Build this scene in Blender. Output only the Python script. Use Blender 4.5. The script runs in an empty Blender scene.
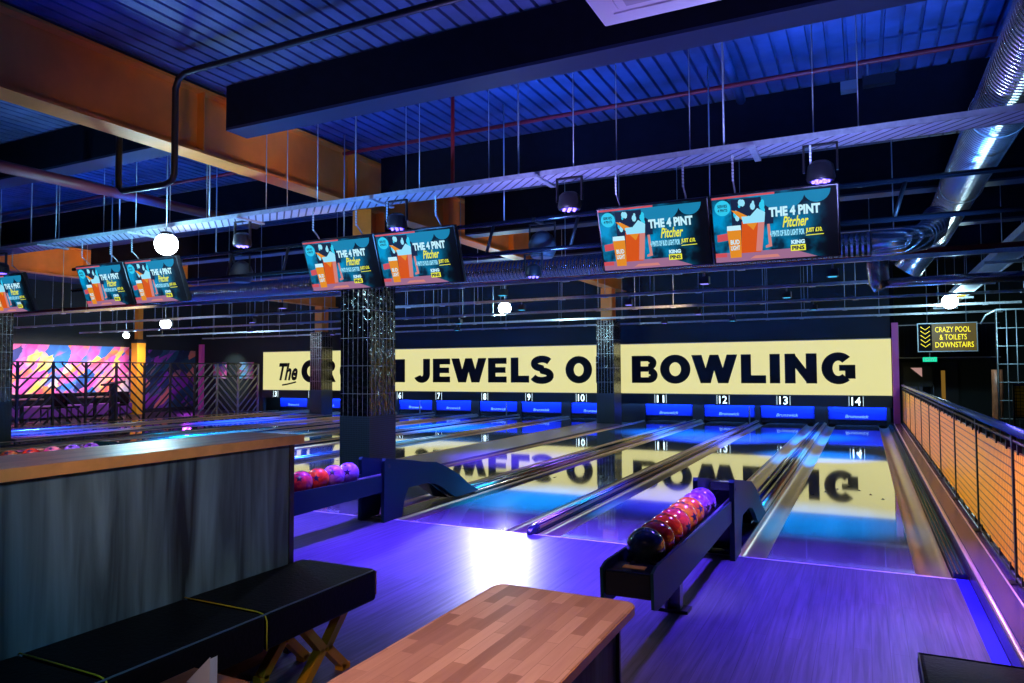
import bpy, math, random
from mathutils import Vector, Matrix
random.seed(7)
C = bpy.context.scene.collection
SC = bpy.context.scene
PI = math.pi

# ------------------------------------------------------------------ camera
F, YAW, PITCH, ROLL, EYE = 713.3748, .4586, .0422, -.0046, 1.5245
fw = Vector((-math.sin(YAW)*math.cos(PITCH), math.cos(YAW)*math.cos(PITCH), math.sin(PITCH)))
rt = Vector((math.cos(YAW), math.sin(YAW), 0)); up = rt.cross(fw)
r2 = rt*math.cos(ROLL)+up*math.sin(ROLL); u2 = -rt*math.sin(ROLL)+up*math.cos(ROLL)
cam = bpy.data.cameras.new('camera'); cam.sensor_width = 36; cam.lens = F/1024*36; cam.clip_start = .05; cam.clip_end = 200
co = bpy.data.objects.new('camera', cam); C.objects.link(co); SC.camera = co
co.matrix_world = Matrix(((r2.x, u2.x, -fw.x, 0), (r2.y, u2.y, -fw.y, 0), (r2.z, u2.z, -fw.z, EYE), (0, 0, 0, 1)))

# ------------------------------------------------------------------ view, world
SC.view_settings.view_transform = 'Standard'; SC.view_settings.look = 'None'
SC.view_settings.exposure = 0.0; SC.view_settings.gamma = 1.0; SC.view_settings.use_curve_mapping = False
SC.cycles.use_denoising = True
SC.cycles.max_bounces = 6; SC.cycles.sample_clamp_indirect = 4.0
SC.cycles.caustics_reflective = False; SC.cycles.caustics_refractive = False
W = bpy.data.worlds.new('world'); SC.world = W; W.use_nodes = True
W.node_tree.nodes['Background'].inputs[0].default_value = (.05, .1, .3, 1)
W.node_tree.nodes['Background'].inputs[1].default_value = .012

def light(kind, name, loc, color, power, aim=None, size=.3, sizey=None, angle=60, blend=.6, radius=.08, spread=None):
    d = bpy.data.lights.new(name, kind); d.color = color; d.energy = power
    if kind == 'AREA':
        d.size = size
        if spread: d.spread = math.radians(spread)
        if sizey: d.shape = 'RECTANGLE'; d.size_y = sizey
    else: d.shadow_soft_size = radius
    if kind == 'SPOT': d.spot_size = math.radians(angle); d.spot_blend = blend
    o = bpy.data.objects.new(name, d); C.objects.link(o); o.location = loc
    if aim is not None:
        o.rotation_euler = (Vector(aim)-Vector(loc)).to_track_quat('-Z', 'Y').to_euler()
    return o

VIOLET = (.13, .055, 1); BLUE = (.01, .07, 1); CYAN = (.0, .30, 1); WHITE = (.75, .9, 1)
# house lights near the viewer over table and counter; beam spots are added fill
light('SPOT', 'house_light', (-.6, -.6, 3.6), (1, .62, .50), 660, (-1.05, 1.75, .74), angle=32, blend=.8, radius=.25)
light('SPOT', 'house_light', (.9, .6, 3.0), (.28, .66, 1), 190, (-2.9, 2.0, .9), angle=30, blend=.8, radius=.25)  # blue fill added to tint the counter panel
light('SPOT', 'house_light', (-.9, .5, 2.2), (1, .5, .25), 90, (-2.8, 2.2, 1.14), angle=34, blend=.9, radius=.1)
light('SPOT', 'beam_fill', (-3.4, 2.0, 2.2), (1, .58, .28), 105, (-6.6, 7.0, 4.3), angle=62, blend=1, radius=.2)
light('SPOT', 'beam_fill', (-4.6, 6.6, 2.4), (1, .58, .5), 80, (-6.7, 6.2, 4.0), angle=60, blend=1, radius=.2)
light('SPOT', 'beam_fill', (-5.0, 10.5, 2.4), (1, .6, .3), 130, (-6.5, 13, 4.3), angle=80, blend=1, radius=.2)
light('SPOT', 'beam_fill', (-13.2, 8.5, 2.5), (1, .6, .3), 700, (-17.7, 13, 4.2), angle=75, blend=1, radius=.2)
light('SPOT', 'beam_fill', (-3.2, 15, 2.4), (1, .6, .3), 230, (-6.5, 17, 4.2), angle=80, blend=1, radius=.2)
# violet wash on the approach
for x, y, p in ((-4.3, 6.12, 3400), (-2.42, 6.12, 3200), (-.28, 6.12, 2400), (-6.6, 6.12, 1800), (-11.5, 6.12, 200)):
    light('SPOT', 'wash_light', (x, y, 2.98), VIOLET, p, (x-.1, y-.6, 0), angle=76, blend=1, radius=.1)
light('SPOT', 'wash_light', (.35, 6.6, 2.9), (.50, .35, 1), 520, (.42, 4.3, 0), angle=36, blend=.8, radius=.1)
light('SPOT', 'ball_fill', (-.5, 3.9, 3.0), (1, .90, .8), 230, (-1.1, 4.8, .5), angle=22, blend=1, radius=.08)  # white fill spots added to brighten the balls on each return
light('SPOT', 'ball_fill', (-4.1, 3.9, 3.0), (1, .93, .9), 130, (-4.5, 5.2, .5), angle=20, blend=1, radius=.08)
light('SPOT', 'ball_fill', (-8.3, 4.2, 3.0), (1, .93, .9), 260, (-8.9, 5.4, .6), angle=26, blend=1, radius=.08)
# lane washes
for x, y, c, p, a in ((-.5, 7.7, CYAN, 2600, 44), (-3.55, 7.6, CYAN, 4200, 46), (-2.1, 8.2, (.03, .03, 1), 3000, 50), (-5.4, 11, (.10, .05, 1), 4000, 60), (-9.9, 9.5, BLUE, 4500, 80), (-8.6, 13, CYAN, 3000, 60),
                   (-.8, 13.5, (0, .22, 1), 9000, 46), (-3.0, 16.3, (.02, .08, 1), 20000, 62), (-1.2, 17.4, (0, .17, 1), 11000, 56), (-4.4, 17.4, (0, .17, 1), 11000, 58), (-10.4, 16.5, (0, .14, 1), 22000, 72), (-13.5, 12.0, CYAN, 10000, 80), (-17, 16, BLUE, 15000, 76), (-19.5, 11, BLUE, 8000, 80)):
    light('SPOT', 'lane_light', (x, y, 2.85), c, p, (x, y+.3, 0), angle=a, blend=1, radius=.1)
# upward blue fill spots added to light the decking
for x, y, p in ((-5.4, 6.5, 110), (-3.0, 6.7, 140), (-.4, 6.7, 130), (1.8, 6.7, 90), (-8.6, 6.3, 150), (-11.5, 6.3, 140), (-14.5, 6.3, 110)):
    light('SPOT', 'up_fill', (x, y, 3.45), (.005, .17, 1), p, (x, y+.35, 4.7), angle=125, blend=1, radius=.1)
for x, y, p in ((-5.0, 4.3, 75), (-3.0, 4.0, 110), (-8.5, 4.3, 70), (-11, 4.3, 60), (0, 3.6, 30)):
    light('SPOT', 'up_fill', (x, y, 3.4), (.005, .12, 1), p, (x, y-1.0, 4.7), angle=125, blend=1, radius=.1)
# unseen low fill spots, added to light tray, rails and ducts from below
for x, y, c, p in ((-9.8, 7.0, (.05, .3, 1), 150), (-6.7, 5.2, (.2, .4, 1), 130), (-3.0, 6.9, (.1, .3, 1), 170), (.6, 7.0, (.1, .35, 1), 190), (-2.6, 5.2, (.4, .35, 1), 150), (-.2, 5.0, (.3, .35, 1), 150), (-4.6, 5.1, (.1, .35, 1), 170), (-.9, 4.0, (.5, .35, 1), 60), (-9, 5.2, (.2, .6, 1), 150)):
    light('SPOT', 'up_fill', (x, y, 2.35), c, p, (x, y+.5, 3.4), angle=120, blend=1, radius=.1)
for x, y, c, p in ((-3.5, 13, (.3, .5, 1), 60), (-9.0, 12, (.3, .6, 1), 80), (-15, 12, (.3, .6, 1), 80), (.5, 12.5, (.2, .45, 1), 70)):
    light('SPOT', 'up_fill', (x, y, 1.9), c, p, (x, y+.3, 3.4), angle=130, blend=1, radius=.1)
# strip above the pin guards, tucked behind the fascia
light('AREA', 'guard_strip_light', (-10.4, 21.90, .70), (.05, .28, 1), 330, (-10.4, 22.02, .30), 22.4, .05)
# mural wash and back wall
light('AREA', 'mural_light', (-23.4, 14.6, 2.7), (1, .74, .84), 115, (-25.1, 14.6, 1.3), 6.5, .3, spread=95)
light('POINT', 'arcade_light', (-23.6, 19.3, .7), (.6, .05, 1), 22, radius=.15)
light('AREA', 'railing_fill', (-1.0, 12.0, 2.75), (1, .74, .32), 80, (.86, 12.0, .45), 15.5, .08, spread=42)  # unseen warm strip added to light the railing panels
light('SPOT', 'curb_light', (-.1, 4.6, 2.4), (.8, .08, 1), 130, (.75, 5.6, .1), angle=50, blend=.9)

# ------------------------------------------------------------------ materials
def newmat(name):
    m = bpy.data.materials.new(name); m.use_nodes = True
    nt = m.node_tree; b = nt.nodes['Principled BSDF']; return m, nt, b
def mat(name, col, rough=.5, metal=0, emit=None, es=1, spec=.5, coat=0, noise=0, nscale=8, bump=0):
    m, nt, b = newmat(name)
    b.inputs['Base Color'].default_value = (*col, 1); b.inputs['Roughness'].default_value = rough
    b.inputs['Metallic'].default_value = metal; b.inputs['Specular IOR Level'].default_value = spec
    b.inputs['Coat Weight'].default_value = coat
    if emit: b.inputs['Emission Color'].default_value = (*emit, 1); b.inputs['Emission Strength'].default_value = es
    if noise or bump:
        tc = nt.nodes.new('ShaderNodeTexCoord'); n = nt.nodes.new('ShaderNodeTexNoise'); n.inputs['Scale'].default_value = nscale
        n.inputs['Detail'].default_value = 5
        nt.links.new(tc.outputs['Object'], n.inputs['Vector'])
        if noise:
            r = nt.nodes.new('ShaderNodeValToRGB')
            r.color_ramp.elements[0].position = .3; r.color_ramp.elements[1].position = .7
            r.color_ramp.elements[0].color = (*[c*(1-noise) for c in col], 1); r.color_ramp.elements[1].color = (*[min(1, c*(1+noise)) for c in col], 1)
            nt.links.new(n.outputs['Fac'], r.inputs['Fac']); nt.links.new(r.outputs['Color'], b.inputs['Base Color'])
        if bump:
            bp = nt.nodes.new('ShaderNodeBump'); bp.inputs['Strength'].default_value = bump; bp.inputs['Distance'].default_value = .02
            nt.links.new(n.outputs['Fac'], bp.inputs['Height']); nt.links.new(bp.outputs['Normal'], b.inputs['Normal'])
    return m
def node(nt, t, **kw):
    n = nt.nodes.new(t)
    for k, v in kw.items(): setattr(n, k, v)
    return n
def wood_blocks(name, c1, c2, c3, scale=1, rough=.35, long=.3, wide=.055):
    m, nt, b = newmat(name); L = nt.links
    tc = node(nt, 'ShaderNodeTexCoord'); mp = node(nt, 'ShaderNodeMapping'); mp.inputs['Rotation'].default_value = (0, 0, PI/2)
    L.new(tc.outputs['Object'], mp.inputs['Vector'])
    br = node(nt, 'ShaderNodeTexBrick', offset=.37, offset_frequency=2)
    br.inputs['Brick Width'].default_value = long; br.inputs['Row Height'].default_value = wide; br.inputs['Mortar Size'].default_value = .0008
    br.inputs['Scale'].default_value = scale; br.inputs['Color1'].default_value = (0, 0, 0, 1); br.inputs['Color2'].default_value = (1, 1, 1, 1)
    br.inputs['Mortar'].default_value = (.1, .1, .1, 1)
    L.new(mp.outputs['Vector'], br.inputs['Vector'])
    mp2 = node(nt, 'ShaderNodeMapping'); mp2.inputs['Scale'].default_value = (40, 3, 40); L.new(tc.outputs['Object'], mp2.inputs['Vector'])
    n = node(nt, 'ShaderNodeTexNoise'); n.inputs['Scale'].default_value = 2; n.inputs['Detail'].default_value = 6; L.new(mp2.outputs['Vector'], n.inputs['Vector'])
    mx = node(nt, 'ShaderNodeMix', data_type='FLOAT'); mx.inputs[0].default_value = .3
    sep = node(nt, 'ShaderNodeSeparateColor'); L.new(br.outputs['Color'], sep.inputs[0])
    L.new(sep.outputs[0], mx.inputs[2]); L.new(n.outputs['Fac'], mx.inputs[3])
    r = node(nt, 'ShaderNodeValToRGB'); e = r.color_ramp.elements
    e[0].color = (*c1, 1); e[1].color = (*c3, 1); x = e.new(.5); x.color = (*c2, 1)
    e[0].position = .12; e[2].position = .85
    L.new(mx.outputs[0], r.inputs['Fac']); L.new(r.outputs['Color'], b.inputs['Base Color'])
    b.inputs['Roughness'].default_value = rough
    return m
def wood_grain(name, c1, c2, axis_scale, rough=.4, spec=.5, nscale=1.5, planks=None, lo=.35, hi=.7):
    m, nt, b = newmat(name); L = nt.links
    tc = node(nt, 'ShaderNodeTexCoord'); mp = node(nt, 'ShaderNodeMapping'); mp.inputs['Scale'].default_value = axis_scale
    L.new(tc.outputs['Object'], mp.inputs['Vector'])
    n = node(nt, 'ShaderNodeTexNoise'); n.inputs['Scale'].default_value = nscale; n.inputs['Detail'].default_value = 8; n.inputs['Distortion'].default_value = .6
    L.new(mp.outputs['Vector'], n.inputs['Vector'])
    r = node(nt, 'ShaderNodeValToRGB'); r.color_ramp.elements[0].color = (*c1, 1); r.color_ramp.elements[1].color = (*c2, 1)
    r.color_ramp.elements[0].position = lo; r.color_ramp.elements[1].position = hi
    L.new(n.outputs['Fac'], r.inputs['Fac'])
    out = r.outputs['Color']
    if planks:
        br = node(nt, 'ShaderNodeTexBrick', offset=.4)
        mp3 = node(nt, 'ShaderNodeMapping'); mp3.inputs['Rotation'].default_value = (0, 0, PI/2); L.new(tc.outputs['Object'], mp3.inputs['Vector'])
        br.inputs['Scale'].default_value = 1; br.inputs['Brick Width'].default_value = planks[0]; br.inputs['Row Height'].default_value = planks[1]
        br.inputs['Mortar Size'].default_value = .0015; br.inputs['Color1'].default_value = (.88, .88, .88, 1); br.inputs['Color2'].default_value = (1.08, 1.08, 1.08, 1)
        br.inputs['Mortar'].default_value = (.35, .35, .35, 1)
        L.new(mp3.outputs['Vector'], br.inputs['Vector'])
        mm = node(nt, 'ShaderNodeMix', data_type='RGBA', blend_type='MULTIPLY'); mm.inputs[0].default_value = 1
        L.new(out, mm.inputs[6]); L.new(br.outputs['Color'], mm.inputs[7]); out = mm.outputs[2]
    L.new(out, b.inputs['Base Color']); b.inputs['Roughness'].default_value = rough; b.inputs['Specular IOR Level'].default_value = spec
    return m
def mural_mat(name, seed, stops, glow=0):
    # abstract diagonal brush patches
    m, nt, b = newmat(name); L = nt.links
    tc = node(nt, 'ShaderNodeTexCoord'); mp = node(nt, 'ShaderNodeMapping')
    mr_ = node(nt, 'ShaderNodeMapping'); mr_.inputs['Rotation'].default_value = (-.8, 0, 0)
    mp.inputs['Scale'].default_value = (1, .75, 2.0); mp.inputs['Location'].default_value = (0, seed, seed*1.7)
    L.new(tc.outputs['Object'], mr_.inputs['Vector']); L.new(mr_.outputs['Vector'], mp.inputs['Vector'])
    v = node(nt, 'ShaderNodeTexVoronoi', distance='MANHATTAN'); v.inputs['Scale'].default_value = 1.9; v.inputs['Randomness'].default_value = .8
    n = node(nt, 'ShaderNodeTexNoise'); n.inputs['Scale'].default_value = .55; n.inputs['Detail'].default_value = 3
    L.new(mp.outputs['Vector'], v.inputs['Vector']); L.new(tc.outputs['Object'], n.inputs['Vector'])
    sep = node(nt, 'ShaderNodeSeparateColor'); L.new(v.outputs['Color'], sep.inputs[0])
    mx = node(nt, 'ShaderNodeMix', data_type='FLOAT'); mx.inputs[0].default_value = .62
    L.new(sep.outputs[0], mx.inputs[2]); L.new(n.outputs['Fac'], mx.inputs[3])
    r = node(nt, 'ShaderNodeValToRGB'); e = r.color_ramp.elements
    while len(e) > 1: e.remove(e[-1])
    e[0].position = stops[0][0]; e[0].color = (*stops[0][1], 1)
    for p, c in stops[1:]: x = e.new(p); x.color = (*c, 1)
    L.new(mx.outputs[0], r.inputs['Fac']); L.new(r.outputs['Color'], b.inputs['Base Color']); b.inputs['Roughness'].default_value = .6
    return m
def grid_mat(name, base, line, du, dv, w, rough=.15, metal=0, bump=0, spec=.6, offu=0, offv=0, emit=0):
    # lines of width w on a du x dv grid; u = x+y in object space, v = z
    m, nt, b = newmat(name); L = nt.links
    tc = node(nt, 'ShaderNodeTexCoord'); s = node(nt, 'ShaderNodeSeparateXYZ'); L.new(tc.outputs['Object'], s.inputs[0])
    a = node(nt, 'ShaderNodeMath', operation='ADD'); L.new(s.outputs[0], a.inputs[0]); L.new(s.outputs[1], a.inputs[1])
    def line_(src, d, off):
        ad = node(nt, 'ShaderNodeMath', operation='ADD'); ad.inputs[1].default_value = off+100*d; L.new(src, ad.inputs[0])
        md = node(nt, 'ShaderNodeMath', operation='MODULO'); md.inputs[1].default_value = d; L.new(ad.outputs[0], md.inputs[0])
        lt = node(nt, 'ShaderNodeMath', operation='LESS_THAN'); lt.inputs[1].default_value = w; L.new(md.outputs[0], lt.inputs[0])
        return lt.outputs[0]
    mxm = node(nt, 'ShaderNodeMath', operation='MAXIMUM'); L.new(line_(a.outputs[0], du, offu), mxm.inputs[0]); L.new(line_(s.outputs[2], dv, offv), mxm.inputs[1])
    mx = node(nt, 'ShaderNodeMix', data_type='RGBA'); mx.inputs[6].default_value = (*base, 1); mx.inputs[7].default_value = (*line, 1)
    L.new(mxm.outputs[0], mx.inputs[0]); L.new(mx.outputs[2], b.inputs['Base Color'])
    b.inputs['Roughness'].default_value = rough; b.inputs['Metallic'].default_value = metal; b.inputs['Specular IOR Level'].default_value = spec
    if bump:
        cmb = node(nt, 'ShaderNodeCombineXYZ'); L.new(a.outputs[0], cmb.inputs[0]); L.new(s.outputs[2], cmb.inputs[2])
        mp = node(nt, 'ShaderNodeMapping'); mp.inputs['Scale'].default_value = (12, 1, 9); L.new(cmb.outputs[0], mp.inputs['Vector'])
        n = node(nt, 'ShaderNodeTexNoise'); n.inputs['Scale'].default_value = 1.2; L.new(mp.outputs[0], n.inputs['Vector'])
        bp = node(nt, 'ShaderNodeBump'); bp.inputs['Strength'].default_value = bump; bp.inputs['Distance'].default_value = .02
        L.new(n.outputs['Fac'], bp.inputs['Height']); L.new(bp.outputs['Normal'], b.inputs['Normal'])
    return m
def ball_mat(name, c1, c2, scale=9):
    m, nt, b = newmat(name); L = nt.links
    tc = node(nt, 'ShaderNodeTexCoord'); n = node(nt, 'ShaderNodeTexNoise'); n.inputs['Scale'].default_value = scale; n.inputs['Detail'].default_value = 4; n.inputs['Distortion'].default_value = 1.5
    L.new(tc.outputs['Object'], n.inputs['Vector'])
    r = node(nt, 'ShaderNodeValToRGB'); r.color_ramp.elements[0].color = (*c1, 1); r.color_ramp.elements[1].color = (*c2, 1)
    r.color_ramp.elements[0].position = .4; r.color_ramp.elements[1].position = .62
    L.new(n.outputs['Fac'], r.inputs['Fac']); L.new(r.outputs['Color'], b.inputs['Base Color'])
    b.inputs['Roughness'].default_value = .12; b.inputs['Coat Weight'].default_value = .6; b.inputs['Coat Roughness'].default_value = .05
    return m

M = {}
M['black'] = mat('black_paint', (.012, .013, .018), .45)
M['blackgloss'] = mat('black_gloss', (.008, .010, .018), .15)
M['beamblack'] = mat('beam_black', (.0022, .003, .010), .7, noise=.3, spec=.15)
M['leather'] = mat('black_leather', (.0025, .003, .004), .5, spec=.12, bump=.15, nscale=60)
M['flange_lit'] = mat('beam_flange_lit', (.012, .02, .06), .5)  # same black beam paint; blue light on the underside put into the colour
M['steelblue'] = mat('dark_blue_steel', (.010, .045, .06), .45, .0, spec=.1)
M['orange'] = mat('orange_beam_paint', (.80, .28, .035), .45, noise=.15, nscale=2)
M['yellow'] = mat('yellow_paint', (.95, .45, .02), .45)
M['galv'] = mat('galvanised_steel', (.66, .78, .92), .33, .5, noise=.15, nscale=20)
M['rod'] = mat('zinc_rod', (.45, .58, .66), .4, .4)
M['deck'] = mat('decking_paint', (.05, .07, .20), .6, noise=.35, nscale=3)
M['groove'] = mat('deck_groove', (.03, .03, .05), .7)
M['wall'] = mat('dark_wall_paint', (.010, .020, .018), .75, noise=.2, nscale=1)
M['red'] = mat('red_pipe_paint', (.30, .012, .02), .5)
M['approach'] = wood_grain('approach_wood', (.055, .05, .10), (.135, .115, .22), (30, 1.2, 30), rough=.34, spec=.6, nscale=1.4, planks=(2.2, .09))
M['lane'] = wood_grain('lane_laminate', (.20, .21, .24), (.29, .30, .34), (26, .8, 26), rough=.055, spec=1, nscale=1.2, planks=(3.0, .04))
_b = M['lane'].node_tree.nodes['Principled BSDF']; _b.inputs['Coat Weight'].default_value = 1; _b.inputs['Coat Roughness'].default_value = .035; _b.inputs['Coat IOR'].default_value = 2.5
M['base'] = mat('subfloor', (.02, .02, .03), .7)
M['carpet'] = mat('lounge_floor', (.018, .018, .03), .5, noise=.3, nscale=2)
M['gutter'] = mat('gutter_metal', (.75, .56, .46), .28, .85, noise=.06, nscale=3)
M['cap'] = mat('divider_cap', (.02, .03, .07), .2, .2, spec=.7)
M['capstrip'] = mat('bronze_strip', (.75, .50, .32), .28, .8)
M['lilac'] = mat('lilac_walkway', (.20, .18, .26), .3, .3)
M['whiteline'] = mat('foul_line_white', (.85, .85, .9), .4)
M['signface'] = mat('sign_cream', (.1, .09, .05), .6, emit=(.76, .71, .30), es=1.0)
M['ink'] = mat('sign_ink', (.005, .006, .007), .7, spec=.2)
M['guard'] = mat('guard_blue', (.02, .06, .85), .3)
M['digits'] = mat('digit_glow', (.8, .9, 1), .5, emit=(.70, .93, 1), es=2.2)
M['logo'] = mat('logo_silver_glow', (.55, .75, 1), .4, emit=(.3, .55, 1), es=.28)  # silver lettering with a faint glow of its own added
M['tile'] = grid_mat('column_tiles', (.006, .006, .010), (.42, .42, .45), .0885, .407, .006, rough=.06, bump=.9, spec=.9, offv=.012)
M['skirt'] = grid_mat('column_mesh_skirt', (.012, .022, .035), (.04, .07, .10), .03, .03, .01, rough=.5)
M['countertop'] = wood_blocks('counter_top_wood', (.42, .20, .09), (.60, .32, .16), (.75, .45, .25), rough=.3, long=.5)
M['countertop'].node_tree.nodes['Principled BSDF'].inputs['Coat Weight'].default_value = .7; M['countertop'].node_tree.nodes['Principled BSDF'].inputs['Coat Roughness'].default_value = .3
M['tabletop'] = wood_blocks('butcher_block', (.30, .14, .09), (.50, .27, .19), (.68, .42, .32), rough=.36, long=.24, wide=.042)
M['edgewood'] = mat('edge_wood', (.72, .34, .10), .4, noise=.12, nscale=12)
M['cladding'] = wood_grain('grey_wood_panel', (.006, .013, .017), (.15, .25, .30), (2.0, 6.5, .55), rough=.6, nscale=1.5, lo=.33, hi=.70)
M['brownwood'] = wood_grain('brown_wood', (.12, .04, .015), (.35, .14, .06), (2, 2, 14), rough=.3)
M['seam'] = mat('yellow_piping', (.75, .6, .02), .5)
M['greypipe'] = mat('grey_piping', (.10, .14, .17), .4)
M['meshpanel'] = grid_mat('yellow_mesh', (.95, .46, .0), (.12, .035, .0), .062, .062, .011, rough=.4, spec=.4)
M['rail_blue'] = mat('rail_blue', (.03, .08, .30), .22, .5)
M['curb'] = mat('curb_laminate', (.05, .03, .13), .25, spec=.6)
M['curbedge'] = mat('curb_nosing', (.75, .5, .5), .3, .5)
M['bluestrip'] = mat('blue_edge_strip', (.012, .01, .55), .6, spec=.2)
M['magenta'] = mat('magenta_post', (.95, .16, .62), .5)
M['lens'] = mat('led_lens', (.6, .5, 1), .3, emit=(.20, .12, 1), es=3.2)
M['lensplate'] = mat('led_plate', (.02, .02, .2), .3, emit=(.05, .02, .9), es=1.0)
M['lenswhite'] = mat('lamp_lens', (1, 1, 1), .3, emit=(.85, .95, 1), es=22)
M['white'] = mat('white_enamel', (.75, .72, .8), .5)
M['silver'] = mat('silver_duct', (.62, .66, .72), .24, .9)
M['screenframe'] = mat('screen_bezel', (.01, .01, .014), .3)
M['card'] = mat('white_card', (.6, .6, .68), .6)
M['copper'] = mat('brown_post', (.32, .12, .06), .4, noise=.4)
M['green'] = mat('exit_green', (.0, .4, .2), .4, emit=(0, .75, .35), es=.9)
M['neon'] = mat('neon_yellow', (1, .8, 0), .4, emit=(1, .80, .02), es=1.3)
M['neonback'] = mat('neon_panel', (.05, .03, .0), .4, emit=(.16, .10, 0), es=.5)
M['grey'] = mat('mid_grey_metal', (.25, .27, .32), .4, .4)
M['pod'] = mat('speaker_shell', (.07, .09, .11), .5)

# duct ribs: bump by distance along the duct
def ribbed(name, axis):
    m, nt, b = newmat(name); L = nt.links
    b.inputs['Base Color'].default_value = (.62, .66, .72, 1); b.inputs['Metallic'].default_value = .9; b.inputs['Roughness'].default_value = .27
    tc = node(nt, 'ShaderNodeTexCoord'); w = node(nt, 'ShaderNodeTexWave', wave_type='BANDS', bands_direction=axis); w.inputs['Scale'].default_value = 5.5; w.inputs['Distortion'].default_value = .3
    L.new(tc.outputs['Object'], w.inputs['Vector'])
    bp = node(nt, 'ShaderNodeBump'); bp.inputs['Strength'].default_value = .9; bp.inputs['Distance'].default_value = .03
    L.new(w.outputs['Fac'], bp.inputs['Height']); L.new(bp.outputs['Normal'], b.inputs['Normal'])
    return m
M['ductx'] = ribbed('ribbed_duct_across', 'X'); M['ducty'] = ribbed('ribbed_duct_along', 'Y')
M['traystripe'] = grid_mat('slotted_tray', (.55, .62, .80), (.05, .07, .14), .11, 50, .025, rough=.4, metal=.2, offv=1)

# ------------------------------------------------------------------ mesh helpers
class MB:
    def __init__(s): s.v = []; s.f = []; s.sm = []
    def add(s, vs, fs, smooth=False):
        o = len(s.v); s.v += [tuple(v) for v in vs]
        for f in fs: s.f.append([i+o for i in f]); s.sm.append(smooth)
        return s
    def box(s, a, b, rot=None, about=None):
        x0, y0, z0 = a; x1, y1, z1 = b
        vs = [Vector(p) for p in ((x0, y0, z0), (x1, y0, z0), (x1, y1, z0), (x0, y1, z0), (x0, y0, z1), (x1, y0, z1), (x1, y1, z1), (x0, y1, z1))]
        if rot is not None: vs = [rot @ (v-about)+about for v in vs]
        return s.add(vs, [(0, 3, 2, 1), (4, 5, 6, 7), (0, 1, 5, 4), (1, 2, 6, 5), (2, 3, 7, 6), (3, 0, 4, 7)])
    def bar(s, p, q, w, h=None):
        h = h or w; p = Vector(p); q = Vector(q); d = (q-p).normalized()
        u = d.cross(Vector((0, 0, 1)));
        if u.length < .01: u = Vector((1, 0, 0))
        u.normalize(); v = u.cross(d)
        vs = []
        for c in (p, q):
            for a, b in ((-1, -1), (1, -1), (1, 1), (-1, 1)): vs.append(c+u*a*w/2+v*b*h/2)
        return s.add(vs, [(3, 2, 1, 0), (4, 5, 6, 7), (0, 1, 5, 4), (1, 2, 6, 5), (2, 3, 7, 6), (3, 0, 4, 7)])
    def tube(s, pts, r, n=12, caps=True):
        pts = [Vector(p) for p in pts]; rs = r if isinstance(r, (list, tuple)) else [r]*len(pts); vs = []; fs = []
        d0 = (pts[1]-pts[0]).normalized(); u = d0.orthogonal().normalized()
        for i, p in enumerate(pts):
            d = (pts[min(i+1, len(pts)-1)]-pts[max(i-1, 0)]).normalized()
            u = (u-d*u.dot(d)).normalized(); w = d.cross(u)
            for k in range(n):
                a = 2*PI*k/n; vs.append(p+(u*math.cos(a)+w*math.sin(a))*rs[i])
        for i in range(len(pts)-1):
            for k in range(n): fs.append((i*n+k, i*n+(k+1) % n, (i+1)*n+(k+1) % n, (i+1)*n+k))
        s.add(vs, fs, True)
        if caps:
            o = len(s.v)-len(vs); s.f.append([o+k for k in range(n)][::-1]); s.sm.append(False)
            s.f.append([o+(len(pts)-1)*n+k for k in range(n)]); s.sm.append(False)
        return s
    def prism(s, poly, axis, a, b):
        # poly of 2D points; axis 0: (y,z) swept in x; 1: (x,z) swept in y; 2: (x,y) swept in z
        def P(p, t): return (t, p[0], p[1]) if axis == 0 else (p[0], t, p[1]) if axis == 1 else (p[0], p[1], t)
        n = len(poly); vs = [P(p, a) for p in poly]+[P(p, b) for p in poly]
        return s.add(vs, [tuple(range(n))[::-1], tuple(range(n, 2*n))]+[(i, (i+1) % n, n+(i+1) % n, n+i) for i in range(n)])
    def ribbon(s, pts, t, y0, y1, flat=True):
        # thick 2D stroke in xz, extruded in y
        pts = [Vector((p[0], 0, p[1])) for p in pts]; L_, R_ = [], []
        for i, p in enumerate(pts):
            d = (pts[min(i+1, len(pts)-1)]-pts[max(i-1, 0)]).normalized(); n = Vector((-d.z, 0, d.x))
            L_.append(p+n*t/2); R_.append(p-n*t/2)
        for i in range(len(pts)-1):
            s.prism([(v.x, v.z) for v in (L_[i], L_[i+1], R_[i+1], R_[i])], 1, y0, y1)
        return s
    def sphere(s, c, r, n=20, m=12, sc=(1, 1, 1), zmin=-1, zmax=1):
        vs = []; fs = []; a0 = math.asin(zmin); a1 = math.asin(zmax)
        for j in range(m+1):
            a = a0+(a1-a0)*j/m
            for k in range(n):
                b = 2*PI*k/n; vs.append((c[0]+r*sc[0]*math.cos(a)*math.cos(b), c[1]+r*sc[1]*math.cos(a)*math.sin(b), c[2]+r*sc[2]*math.sin(a)))
        for j in range(m):
            for k in range(n): fs.append((j*n+k, j*n+(k+1) % n, (j+1)*n+(k+1) % n, (j+1)*n+k))
        return s.add(vs, fs, True)
    def lathe(s, prof, c=(0, 0, 0), n=20, axis=2):
        vs = []; fs = []
        for r, h in prof:
            for k in range(n):
                a = 2*PI*k/n; x, y = r*math.cos(a), r*math.sin(a)
                vs.append((c[0]+x, c[1]+y, c[2]+h) if axis == 2 else (c[0]+x, c[1]+h, c[2]+y))
        for j in range(len(prof)-1):
            for k in range(n): fs.append((j*n+k, j*n+(k+1) % n, (j+1)*n+(k+1) % n, (j+1)*n+k))
        return s.add(vs, fs, True)
    def mesh(s, name, m):
        me = bpy.data.meshes.new(name); me.from_pydata(s.v, [], s.f); me.materials.append(m)
        for p, sm in zip(me.polygons, s.sm): p.use_smooth = sm
        me.update(); return me
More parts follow.
